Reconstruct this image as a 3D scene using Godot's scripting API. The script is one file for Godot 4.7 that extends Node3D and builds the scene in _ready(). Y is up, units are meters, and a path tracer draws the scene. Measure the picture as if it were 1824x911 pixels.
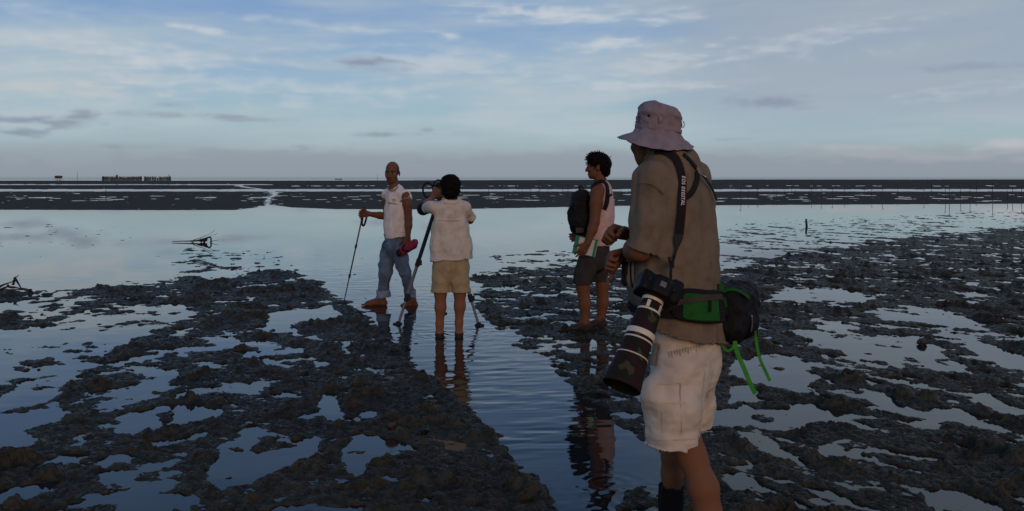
extends Node3D
# A tidal mudflat at dusk: four people, their gear, mud, water, saplings and fish pens. y up, metres.
# The lens: level camera, eye 1.45 m above the water; px(...) turns a bearing on the plan into a point at a chosen distance.

const F := 1600.0
const CX := 912.0
const HY := 318.0
const EYE := 1.45

var D0 := 10.0
var taken := {}
var mats := {}

func P(px: float, py: float, d: float) -> Vector3:
	return Vector3((px - CX) / F * d, EYE - (py - HY) / F * d, -d)

func q(px: float, py: float, dz := 0.0) -> Vector3:
	return P(px, py, D0 + dz)

func G(px: float, py: float, h := 0.0) -> Vector3:      # the point of the ground seen on that bearing
	return P(px, py, (EYE - h) * F / (py - HY))

# ---------------------------------------------------------------- geometry collector
class Geo:
	var p := PackedVector3Array()
	var n := PackedVector3Array()
	var c := PackedColorArray()
	var t := PackedInt32Array()

	func add(pts: PackedVector3Array, tris: PackedInt32Array, col := Color.WHITE, flat := false, closed := true) -> void:
		var vol := 0.0
		if closed:
			var o := pts[0]
			for i in range(0, tris.size(), 3):
				vol += (pts[tris[i]] - o).dot((pts[tris[i + 1]] - o).cross(pts[tris[i + 2]] - o))
		var flip := vol > 0.0
		var base := p.size()
		if flat:
			for i in range(0, tris.size(), 3):
				var a := pts[tris[i]]
				var b := pts[tris[i + (2 if flip else 1)]]
				var d := pts[tris[i + (1 if flip else 2)]]
				var nn := (d - a).cross(b - a).normalized()
				for v in [a, b, d]:
					p.append(v); n.append(nn); c.append(col)
				t.append(base); t.append(base + 1); t.append(base + 2)
				base += 3
			return
		var ns := PackedVector3Array()
		ns.resize(pts.size())
		for i in range(0, tris.size(), 3):
			var a := tris[i]
			var b := tris[i + (2 if flip else 1)]
			var d := tris[i + (1 if flip else 2)]
			var nn := (pts[d] - pts[a]).cross(pts[b] - pts[a])
			ns[a] += nn; ns[b] += nn; ns[d] += nn
			t.append(base + a); t.append(base + b); t.append(base + d)
		for i in pts.size():
			p.append(pts[i]); n.append(ns[i].normalized()); c.append(col)

	func box(ctr: Vector3, size: Vector3, b := Basis.IDENTITY, col := Color.WHITE, bev := 0.0) -> void:
		var h := size * 0.5
		if bev <= 0.0:
			bev = minf(h.x, minf(h.y, h.z)) * 0.18
		var pts := PackedVector3Array()
		var tris := PackedInt32Array()
		# chamfered box: each corner gives three points
		for sx in [-1.0, 1.0]:
			for sy in [-1.0, 1.0]:
				for sz in [-1.0, 1.0]:
					pts.append(ctr + b * Vector3(sx * h.x, sy * (h.y - bev), sz * (h.z - bev)))
					pts.append(ctr + b * Vector3(sx * (h.x - bev), sy * h.y, sz * (h.z - bev)))
					pts.append(ctr + b * Vector3(sx * (h.x - bev), sy * (h.y - bev), sz * h.z))
		var id := func(x: int, y: int, z: int, k: int) -> int: return (x * 4 + y * 2 + z) * 3 + k
		var quads := []
		for s in 2:
			quads.append([id.call(s, 0, 0, 0), id.call(s, 1, 0, 0), id.call(s, 1, 1, 0), id.call(s, 0, 1, 0), Vector3(s * 2 - 1, 0, 0)])
			quads.append([id.call(0, s, 0, 1), id.call(1, s, 0, 1), id.call(1, s, 1, 1), id.call(0, s, 1, 1), Vector3(0, s * 2 - 1, 0)])
			quads.append([id.call(0, 0, s, 2), id.call(1, 0, s, 2), id.call(1, 1, s, 2), id.call(0, 1, s, 2), Vector3(0, 0, s * 2 - 1)])
		for i in 2:
			for j in 2:
				quads.append([id.call(i, j, 0, 0), id.call(i, j, 1, 0), id.call(i, j, 1, 1), id.call(i, j, 0, 1), Vector3(i * 2 - 1, j * 2 - 1, 0)])
				quads.append([id.call(i, 0, j, 0), id.call(i, 1, j, 0), id.call(i, 1, j, 2), id.call(i, 0, j, 2), Vector3(i * 2 - 1, 0, j * 2 - 1)])
				quads.append([id.call(0, i, j, 1), id.call(1, i, j, 1), id.call(1, i, j, 2), id.call(0, i, j, 2), Vector3(0, i * 2 - 1, j * 2 - 1)])
		for f in quads:
			_face(pts, [f[0], f[1], f[2], f[3]], b * f[4], col)
		for x in 2:
			for y in 2:
				for z in 2:
					_face(pts, [id.call(x, y, z, 0), id.call(x, y, z, 1), id.call(x, y, z, 2)], b * Vector3(x * 2 - 1, y * 2 - 1, z * 2 - 1), col)

	func _face(pts: PackedVector3Array, f: Array, out: Vector3, col: Color) -> void:
		var nn := (pts[f[2]] - pts[f[0]]).cross(pts[f[1]] - pts[f[0]]).normalized()
		if nn.dot(out) < 0.0:
			f.reverse()
			nn = (pts[f[2]] - pts[f[0]]).cross(pts[f[1]] - pts[f[0]]).normalized()
		var base := p.size()
		for k in f:
			p.append(pts[k]); n.append(nn); c.append(col)
		for k in range(1, f.size() - 1):
			t.append(base); t.append(base + k); t.append(base + k + 1)

	# sweep of rings (arrays of equal length, closed round); ends are capped
	func rings(rs: Array, col := Color.WHITE, cap := true) -> void:
		var m: int = rs[0].size()
		var pts := PackedVector3Array()
		var tris := PackedInt32Array()
		for r in rs:
			pts.append_array(r)
		for i in rs.size() - 1:
			for j in m:
				var a := i * m + j
				var b := i * m + (j + 1) % m
				tris.append_array([a, b, a + m, b, b + m, a + m])
		if cap:
			for e in 2:
				var o: int = (rs.size() - 1) * m * e
				var ctr := Vector3.ZERO
				for j in m:
					ctr += pts[o + j]
				var ci := pts.size()
				pts.append(ctr / m)
				for j in m:
					if e == 0:
						tris.append_array([ci, o + (j + 1) % m, o + j])
					else:
						tris.append_array([ci, o + j, o + (j + 1) % m])
		add(pts, tris, col, false, true)

	func tube(path: Array, radii: Array, sides := 8, col := Color.WHITE) -> void:
		var rs := []
		var last: Vector3 = Vector3.ZERO
		var m := path.size()
		var dir0: Vector3 = (path[1] - path[0]).normalized()
		last = dir0.cross(Vector3.UP if absf(dir0.y) < 0.9 else Vector3.RIGHT).normalized()
		for i in m:
			var a: Vector3 = path[maxi(i - 1, 0)]
			var b: Vector3 = path[mini(i + 1, m - 1)]
			var d := (b - a).normalized()
			last = (last - d * last.dot(d)).normalized()
			var w := d.cross(last)
			var r: float = radii[mini(i, radii.size() - 1)]
			var ring := PackedVector3Array()
			for k in sides:
				var an := TAU * k / sides
				ring.append(path[i] + (last * cos(an) + w * sin(an)) * r)
			rs.append(ring)
		rings(rs, col)

	# flat band along a path; ups are its outward normals
	func ribbon(path: Array, ups: Array, width, thick: float, col := Color.WHITE) -> void:
		var rs := []
		var m := path.size()
		for i in m:
			var a: Vector3 = path[maxi(i - 1, 0)]
			var b: Vector3 = path[mini(i + 1, m - 1)]
			var d := (b - a).normalized()
			var up: Vector3 = ups[mini(i, ups.size() - 1)]
			up = (up - d * up.dot(d)).normalized()
			var w: float = (width[mini(i, width.size() - 1)] if width is Array else width) * 0.5
			var s := d.cross(up) * w
			var h := up * thick * 0.5
			var o: Vector3 = path[i]
			rs.append(PackedVector3Array([o - s * 0.9 - h, o + s * 0.9 - h, o + s, o + s * 0.9 + h, o - s * 0.9 + h, o - s]))
		rings(rs, col)

	# profile of (along, radius) pairs turned round an axis
	func lathe(o: Vector3, axis: Vector3, prof: Array, sides := 28, col := Color.WHITE, cap := true) -> void:
		axis = axis.normalized()
		var a := axis.cross(Vector3.UP if absf(axis.y) < 0.9 else Vector3.RIGHT).normalized()
		var b := axis.cross(a)
		var rs := []
		for pr in prof:
			var ring := PackedVector3Array()
			for k in sides:
				var an := TAU * k / sides
				ring.append(o + axis * pr[0] + (a * cos(an) + b * sin(an)) * pr[1])
			rs.append(ring)
		rings(rs, col, cap)

	func renormal() -> void:
		n.fill(Vector3.ZERO)
		for i in range(0, t.size(), 3):
			var a := t[i]; var b := t[i + 1]; var d := t[i + 2]
			var nn := (p[d] - p[a]).cross(p[b] - p[a])
			n[a] += nn; n[b] += nn; n[d] += nn
		for i in n.size():
			n[i] = n[i].normalized()

	func wrinkle(noise: FastNoiseLite, amp: float, sc: Vector3) -> void:
		for i in p.size():
			var v := p[i] * sc
			p[i] += n[i] * (amp * (noise.get_noise_3d(v.x, v.y, v.z) - 0.3))
		renormal()

	func paint(f: Callable) -> void:
		for i in p.size():
			c[i] = f.call(p[i], n[i])

	func mesh(origin := Vector3.ZERO) -> ArrayMesh:
		if origin != Vector3.ZERO:
			for i in p.size():
				p[i] -= origin
		var a := []
		a.resize(Mesh.ARRAY_MAX)
		a[Mesh.ARRAY_VERTEX] = p
		a[Mesh.ARRAY_NORMAL] = n
		a[Mesh.ARRAY_COLOR] = c
		a[Mesh.ARRAY_INDEX] = t
		var m := ArrayMesh.new()
		m.add_surface_from_arrays(Mesh.PRIMITIVE_TRIANGLES, a)
		return m

# ---------------------------------------------------------------- blended bodies: a distance field on a grid, meshed as surface nets
class Field:
	var lo: Vector3
	var s: float
	var nx: int
	var ny: int
	var nz: int
	var v := PackedFloat32Array()

	func _init(a: Vector3, b: Vector3, cell: float) -> void:
		lo = a; s = cell
		nx = int(ceil((b.x - a.x) / cell)) + 1
		ny = int(ceil((b.y - a.y) / cell)) + 1
		nz = int(ceil((b.z - a.z) / cell)) + 1
		v.resize(nx * ny * nz)
		v.fill(100.0)

	func span(a: Vector3, b: Vector3) -> Array:
		var i := (a - lo) / s
		var j := (b - lo) / s
		return [maxi(0, int(i.x)), mini(nx - 1, int(j.x) + 1), maxi(0, int(i.y)), mini(ny - 1, int(j.y) + 1), maxi(0, int(i.z)), mini(nz - 1, int(j.z) + 1)]

	func seg(a: Vector3, b: Vector3, ra: float, rb: float, k := 0.02, fd := Vector3.ZERO, f := 1.0) -> void:
		var r := Vector3.ONE * (maxf(ra, rb) + k + s * 2.0)
		var w := span(a.min(b) - r, a.max(b) + r)
		var g := 1.0 / f - 1.0
		var ab := b - a
		ab += fd * (ab.dot(fd) * g)
		var l2 := maxf(ab.dot(ab), 1e-9)
		for z in range(w[4], w[5] + 1):
			for y in range(w[2], w[3] + 1):
				var i: int = (z * ny + y) * nx + w[0]
				var pt := lo + Vector3(w[0] * s, y * s, z * s) - a
				for x in range(w[0], w[1] + 1):
					var e := pt
					if g != 0.0:
						e += fd * (e.dot(fd) * g)
					var t := clampf(e.dot(ab) / l2, 0.0, 1.0)
					var d := (e - ab * t).length() - ra - (rb - ra) * t
					var o := v[i]
					var h := k - absf(d - o)
					if h > 0.0:
						v[i] = minf(d, o) - h * h / k * 0.25
					elif d < o:
						v[i] = d
					i += 1
					pt.x += s

	func chain(pts: Array, rs: Array, k := 0.02, fd := Vector3.ZERO, fs: Array = [1.0]) -> void:
		for i in pts.size() - 1:
			seg(pts[i], pts[i + 1], rs[i], rs[i + 1], k, fd, fs[mini(i, fs.size() - 1)])

	func ell(o: Vector3, r: Vector3, b := Basis.IDENTITY, k := 0.015, sub := false) -> void:
		var m := Vector3.ONE * (maxf(r.x, maxf(r.y, r.z)) + k + s * 2.0)
		var w := span(o - m, o + m)
		var inv := b.transposed()
		var ir := Vector3(1.0 / r.x, 1.0 / r.y, 1.0 / r.z)
		for z in range(w[4], w[5] + 1):
			for y in range(w[2], w[3] + 1):
				var i: int = (z * ny + y) * nx + w[0]
				for x in range(w[0], w[1] + 1):
					var e := inv * (lo + Vector3(x * s, y * s, z * s) - o) * ir
					var k0 := e.length()
					var d := k0 * (k0 - 1.0) / maxf((e * ir).length(), 1e-6)
					var cur := v[i]
					if sub:
						d = -d
						var hh := k - absf(d - cur)
						v[i] = maxf(d, cur) + (hh * hh / k * 0.25 if hh > 0.0 else 0.0)
					else:
						var h := k - absf(d - cur)
						v[i] = minf(d, cur) - (h * h / k * 0.25 if h > 0.0 else 0.0)
					i += 1

	func rbox(o: Vector3, half: Vector3, b: Basis, r: float, k := 0.01) -> void:
		var m := Vector3.ONE * (half.length() + r + k + s * 2.0)
		var w := span(o - m, o + m)
		var inv := b.transposed()
		for z in range(w[4], w[5] + 1):
			for y in range(w[2], w[3] + 1):
				var i: int = (z * ny + y) * nx + w[0]
				for x in range(w[0], w[1] + 1):
					var e := (inv * (lo + Vector3(x * s, y * s, z * s) - o)).abs() - half
					var d := Vector3(maxf(e.x, 0), maxf(e.y, 0), maxf(e.z, 0)).length() + minf(maxf(e.x, maxf(e.y, e.z)), 0.0) - r
					var cur := v[i]
					var h := k - absf(d - cur)
					v[i] = minf(d, cur) - (h * h / k * 0.25 if h > 0.0 else 0.0)
					i += 1

	# keep what lies behind the plane
	func cut(o: Vector3, out: Vector3) -> void:
		out = out.normalized()
		for z in nz:
			for y in ny:
				var i := (z * ny + y) * nx
				var d := (lo + Vector3(0, y * s, z * s) - o).dot(out)
				for x in nx:
					if d > v[i]:
						v[i] = d
					d += out.x * s
					i += 1

	func at(pt: Vector3) -> float:
		var e := (pt - lo) / s
		var x := int(e.x); var y := int(e.y); var z := int(e.z)
		if e.x < 0.0 or e.y < 0.0 or e.z < 0.0 or x >= nx - 1 or y >= ny - 1 or z >= nz - 1:
			return 100.0
		e -= Vector3(x, y, z)
		var i := (z * ny + y) * nx + x
		var k := nx * ny
		var a := lerpf(lerpf(v[i], v[i + 1], e.x), lerpf(v[i + nx], v[i + nx + 1], e.x), e.y)
		var b := lerpf(lerpf(v[i + k], v[i + k + 1], e.x), lerpf(v[i + k + nx], v[i + k + nx + 1], e.x), e.y)
		return lerpf(a, b, e.z)

	func grad(pt: Vector3) -> Vector3:
		var h := s * 1.5
		return Vector3(at(pt + Vector3(h, 0, 0)) - at(pt - Vector3(h, 0, 0)), at(pt + Vector3(0, h, 0)) - at(pt - Vector3(0, h, 0)), at(pt + Vector3(0, 0, h)) - at(pt - Vector3(0, 0, h))).normalized()

	# first surface met from a point in a direction: [point, normal] or []
	func hit(o: Vector3, dir: Vector3, reach := 1.2) -> Array:
		dir = dir.normalized()
		var t := 0.0
		while t < reach:
			var pt := o + dir * t
			if at(pt) < 0.0:
				var a := t - s * 0.5
				var b := t
				for k in 8:
					var m := (a + b) * 0.5
					if at(o + dir * m) < 0.0:
						b = m
					else:
						a = m
				pt = o + dir * b
				return [pt, grad(pt)]
			t += s * 0.5
		return []

	func net(geo: Geo, col := Color.WHITE) -> void:
		var at_cell := PackedInt32Array()
		at_cell.resize(v.size())
		at_cell.fill(-1)
		var pts := PackedVector3Array()
		var tris := PackedInt32Array()
		var sy := nx
		var sz := nx * ny
		var far := s * 5.0
		var off := PackedInt32Array([0, 1, sy, sy + 1, sz, sz + 1, sz + sy, sz + sy + 1])
		var es := PackedInt32Array([0, 1, 2, 3, 4, 5, 6, 7, 0, 2, 1, 3, 4, 6, 5, 7, 0, 4, 1, 5, 2, 6, 3, 7])
		var val := PackedFloat32Array()
		val.resize(8)
		for z in nz - 1:
			for y in ny - 1:
				var i := z * sz + y * sy - 1
				for x in nx - 1:
					i += 1
					var v0 := v[i]
					if v0 > far or v0 < -far:
						continue
					var cnt := 0
					for k in 8:
						var w := v[i + off[k]]
						val[k] = w
						if w < 0.0:
							cnt += 1
					if cnt == 0 or cnt == 8:
						continue
					var acc := Vector3.ZERO
					var m := 0
					for e in range(0, 24, 2):
						var a := es[e]
						var b := es[e + 1]
						var va := val[a]
						var vb := val[b]
						if (va < 0.0) != (vb < 0.0):
							var t := va / (va - vb)
							var pa := Vector3(a & 1, (a >> 1) & 1, a >> 2)
							acc += pa + (Vector3(b & 1, (b >> 1) & 1, b >> 2) - pa) * t
							m += 1
					at_cell[i] = pts.size()
					pts.append(lo + (Vector3(x, y, z) + acc / m) * s)
					# edges from this corner along x, y, z
					var inside := v0 < 0.0
					if y > 0 and z > 0 and inside != (val[1] < 0.0):
						_quad(tris, at_cell[i], at_cell[i - sy], at_cell[i - sy - sz], at_cell[i - sz], inside)
					if x > 0 and z > 0 and inside != (val[2] < 0.0):
						_quad(tris, at_cell[i], at_cell[i - sz], at_cell[i - sz - 1], at_cell[i - 1], inside)
					if x > 0 and y > 0 and inside != (val[4] < 0.0):
						_quad(tris, at_cell[i], at_cell[i - 1], at_cell[i - 1 - sy], at_cell[i - sy], inside)
		if pts.size():
			geo.add(pts, tris, col, false, false)

	func _quad(tris: PackedInt32Array, a: int, b: int, c: int, d: int, inside: bool) -> void:
		if a < 0 or b < 0 or c < 0 or d < 0:
			return
		if inside:
			tris.append_array([a, c, b, a, d, c])
		else:
			tris.append_array([a, b, c, a, c, d])

# ---------------------------------------------------------------- naming
func numbered(called: String) -> String:
	if not taken.has(called):
		taken[called] = 0
		return called
	taken[called] += 1
	return "%s_%03d" % [called, taken[called]]

func tag(o: Node3D, label := "", category := "", group := "", kind := "") -> Node3D:
	for e in [["label", label], ["category", category], ["group", group], ["kind", kind]]:
		if e[1] != "":
			o.set_meta(e[0], e[1])
	return o

func thing(called: String, label: String, category: String, at := Vector3.ZERO, group := "") -> Node3D:
	var o := Node3D.new()
	o.name = numbered(called)
	add_child(o)
	o.position = at
	return tag(o, label, category, group)

func part(called: String, geo, m: Material, parent: Node3D = self, origin := Vector3.ZERO) -> MeshInstance3D:
	var o := MeshInstance3D.new()
	o.name = numbered(called) if parent == self else called
	if origin == Vector3.ZERO and parent != self:
		var up: Node3D = parent
		while up != self:
			origin += up.position
			up = up.get_parent()
	o.mesh = geo.mesh(origin) if geo is Geo else geo
	o.material_override = m
	parent.add_child(o, true)
	return o

func solo(called: String, geo, m: Material, label: String, category: String, group := "", origin := Vector3.ZERO) -> MeshInstance3D:
	var o := part(called, geo, m, self, origin)
	o.position = origin
	tag(o, label, category, group)
	return o

func noise(freq: float, oct := 3, sd := 1, kind := FastNoiseLite.TYPE_SIMPLEX_SMOOTH, frac := FastNoiseLite.FRACTAL_FBM) -> FastNoiseLite:
	var f := FastNoiseLite.new()
	f.noise_type = kind
	f.frequency = freq
	f.fractal_type = frac if oct > 1 else FastNoiseLite.FRACTAL_NONE
	f.fractal_octaves = oct
	f.seed = sd
	return f

func ntex(freq: float, oct: int, sd: int, size := 512, normal := 0.0, ramp: Gradient = null) -> NoiseTexture2D:
	var t := NoiseTexture2D.new()
	t.width = size; t.height = size
	t.seamless = true
	t.noise = noise(freq, oct, sd)
	if normal > 0.0:
		t.as_normal_map = true
		t.bump_strength = normal
	if ramp:
		t.color_ramp = ramp
	return t

func ramp(list: Array) -> Gradient:
	var g := Gradient.new()
	var os := PackedFloat32Array()
	var cs := PackedColorArray()
	for e in list:
		os.append(e[0]); cs.append(e[1])
	g.offsets = os; g.colors = cs
	return g

func rgb8(r: int, g: int, b: int) -> Color:
	return Color8(r, g, b)

func lin(r: float, g: float, b: float) -> Color:          # base colour given as linear reflectance
	return Color(r, g, b).linear_to_srgb()

func mat(called: String, col: Color, rough := 0.8, spec := 0.4, vert := false) -> StandardMaterial3D:
	var m := StandardMaterial3D.new()
	m.resource_name = called
	m.albedo_color = col
	m.roughness = rough
	m.metallic_specular = spec
	m.vertex_color_use_as_albedo = vert
	return m

func cloth(called: String, col: Color, weave := 900.0, strength := 0.35, vert := false) -> StandardMaterial3D:
	var m := mat(called, col, 0.92, 0.25, vert)
	m.uv1_triplanar = true
	m.uv1_scale = Vector3.ONE * weave / 256.0
	m.normal_enabled = true
	m.normal_texture = mats.weave
	m.normal_scale = strength
	m.albedo_texture = mats.mottle
	return m
# ---------------------------------------------------------------- sky
var sky_soft: FastNoiseLite
var sky_streak: FastNoiseLite
var sky_fine: FastNoiseLite
var wisps := []

func sky_colour(az: float, el: float) -> Color:
	# az, el in degrees; the air from the horizon up, high cirrus, small grey clouds and a bank low down
	var stops := [[0.0, Color8(141, 152, 160)], [0.5, Color8(146, 156, 166)], [1.6, Color8(153, 165, 173)], [2.4, Color8(158, 180, 186)], [4.0, Color8(158, 185, 196)], [6.0, Color8(153, 181, 202)], [8.0, Color8(144, 173, 203)], [11.0, Color8(127, 158, 200)], [22.0, Color8(94, 130, 180)], [45.0, Color8(74, 108, 160)], [90.0, Color8(60, 92, 142)]]
	var e := maxf(el, 0.0)
	var c: Color = stops[stops.size() - 1][1]
	for i in stops.size() - 1:
		if e < stops[i + 1][0]:
			c = stops[i][1].lerp(stops[i + 1][1], (e - stops[i][0]) / (stops[i + 1][0] - stops[i][0]))
			break
	var ar := deg_to_rad(az)
	# seamless round the horizon: sample on a cylinder
	var cx := cos(ar) * 57.3
	var sx := sin(ar) * 57.3
	var n1 := sky_soft.get_noise_3d(cx, e * 4.0 + az * 0.0, sx)
	var n2 := sky_streak.get_noise_3d(cx * 0.8 + n1 * 3.0, e * 8.0 + n1 * 5.0 - az * 0.35, sx * 0.8)
	var n3 := sky_fine.get_noise_3d(cx, e * 5.0 + n2 * 3.0, sx)
	# thin veil of cirrus in bands
	var right := smoothstep(4.0, 16.0, az) * (1.0 - smoothstep(60.0, 120.0, az))
	var veil := clampf(0.50 + n1 * 0.9 + n2 * 0.9 + n3 * 0.22, 0.0, 1.0) * smoothstep(1.0, 3.4, e) * (1.0 - smoothstep(14.0, 40.0, e) * 0.45)
	veil *= 1.0 - (0.40 * smoothstep(7.0, 10.0, e) + 0.42 * smoothstep(11.0, 14.0, e)) * (1.0 - right)
	c = c.lerp(Color8(178, 192, 200), veil * 0.92)
	c = c.lerp(Color8(158, 170, 184), right * 0.78 * smoothstep(2.0, 5.0, e))
	# separate clouds
	for w in wisps:
		var dx: float = (az - w[0]) / w[2]
		if absf(dx) > 1.6:
			continue
		var dy: float = (el - w[1] - (az - w[0]) * w[4]) / w[3]
		if absf(dy) > 1.7:
			continue
		var a := 1.0 - sqrt(dx * dx + dy * dy) + n3 * 1.0 + n2 * 0.6
		a = smoothstep(-0.15, 1.35, a)
		if a > 0.0:
			c = c.lerp(w[5], minf(a * w[6] * 1.12, 1.0))
	# bank along the horizon with a ragged top
	var top := 1.55 + n1 * 1.1 + n3 * 0.42 + 0.25 * right
	var bank := smoothstep(0.24, -0.34, e - top)
	c = c.lerp(Color8(143, 152, 163), bank * 0.62)
	if az > 10.0 and az < 60.0:
		c = c.lerp(Color8(176, 176, 182), smoothstep(0.5, 0.0, absf(e - top)) * 0.45 * smoothstep(0.0, 0.3, n2 + 0.1) * smoothstep(10.0, 20.0, az))
	c = c.lerp(Color8(136, 150, 160), smoothstep(0.35, 0.0, e) * 0.5)
	# the side where the sun has gone low behind the photographer is a little warmer
	var back := smoothstep(60.0, 180.0, absf(az)) * smoothstep(40.0, 0.0, e)
	c = c.lerp(Color8(188, 178, 172), back * 0.55)
	return c

func make_sky() -> ImageTexture:
	sky_soft = noise(0.05, 3, 11)
	sky_streak = noise(0.085, 4, 23)
	sky_fine = noise(0.42, 4, 5)
	var white := Color8(201, 206, 213)
	var cream := Color8(190, 196, 200)
	var grey := Color8(139, 151, 166)
	# x, y, half width, half height on the picture's plan, tilt, colour, strength
	for w in [[1000, 26, 150, 20, -0.05, white, 0.75], [880, 10, 90, 12, -0.1, white, 0.5], [370, 53, 62, 10, -0.1, white, 0.75], [520, 40, 110, 9, -0.08, white, 0.5], [640, 55, 80, 6, 0.0, white, 0.45],
			[800, 62, 40, 8, -0.1, white, 0.7], [1095, 76, 95, 17, 0.12, white, 0.8], [1195, 32, 70, 16, 0.0, white, 0.55], [1420, 78, 190, 26, 0.08, white, 0.55], [1180, 118, 120, 20, 0.05, white, 0.4],
			[1090, 148, 200, 14, -0.05, white, 0.5], [90, 160, 190, 20, -0.03, cream, 0.75], [250, 92, 230, 22, -0.1, white, 0.5], [60, 20, 160, 12, 0.0, white, 0.3], [450, 150, 330, 30, -0.06, white, 0.42],
			[760, 110, 220, 24, -0.04, white, 0.4], [1750, 160, 150, 14, 0.06, white, 0.4], [1800, 258, 60, 12, 0.0, Color8(196, 194, 196), 0.6], [1500, 262, 120, 6, 0.0, Color8(182, 182, 188), 0.5],
			[655, 113, 62, 13, -0.08, Color8(140, 152, 172), 0.9], [240, 261, 88, 6, 0.0, grey, 0.95], [694, 240, 66, 5, 0.0, grey, 0.8], [130, 213, 38, 15, 0.15, grey, 0.9], [42, 214, 84, 7, 0.0, grey, 0.85],
			[32, 236, 46, 8, -0.03, grey, 0.9], [430, 211, 84, 6, -0.03, grey, 0.75], [302, 187, 30, 6, 0.0, grey, 0.7], [262, 203, 60, 7, 0.0, Color8(150, 160, 172), 0.7], [1352, 181, 86, 14, -0.03, Color8(138, 150, 168), 0.8],
			[1305, 249, 36, 4, 0.0, grey, 0.7], [545, 266, 20, 8, 0.0, grey, 0.6], [760, 231, 18, 4, 0.0, grey, 0.6], [1700, 120, 130, 8, 0.0, Color8(142, 156, 178), 0.6]]:
		var t: float = (w[0] - CX) / F
		var az := rad_to_deg(atan(t))
		wisps.append([az, rad_to_deg(atan((HY - w[1]) / F * cos(deg_to_rad(az)))), w[2] / 27.9, w[3] / 27.9, w[4], w[5], w[6]])
	var small := Image.create(512, 256, false, Image.FORMAT_RGB8)
	var ground := Color8(74, 78, 82)
	for y in 256:
		var el := 90.0 - (y + 0.5) * 180.0 / 256.0
		for x in 512:
			var az := fposmod((x + 0.5) * 360.0 / 512.0 + 180.0, 360.0) - 180.0
			small.set_pixel(x, y, sky_colour(az, el) if el > -1.0 else ground)
	small.resize(4096, 2048, Image.INTERPOLATE_CUBIC)
	for y in range(730, 1036):
		var el := 90.0 - (y + 0.5) * 180.0 / 2048.0
		for i in range(-400, 400):
			small.set_pixel((i + 4096) % 4096, y, sky_colour((i + 0.5) * 360.0 / 4096.0, el))
	return ImageTexture.create_from_image(small)

# ---------------------------------------------------------------- the mudflat
var plan := PackedFloat32Array()
const PX0 := -240.0
const PX1 := 2064.0
const PY0 := 360.0
const PY1 := 1000.0
var pw := 0
var ph := 0
var ripple_at := []

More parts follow.
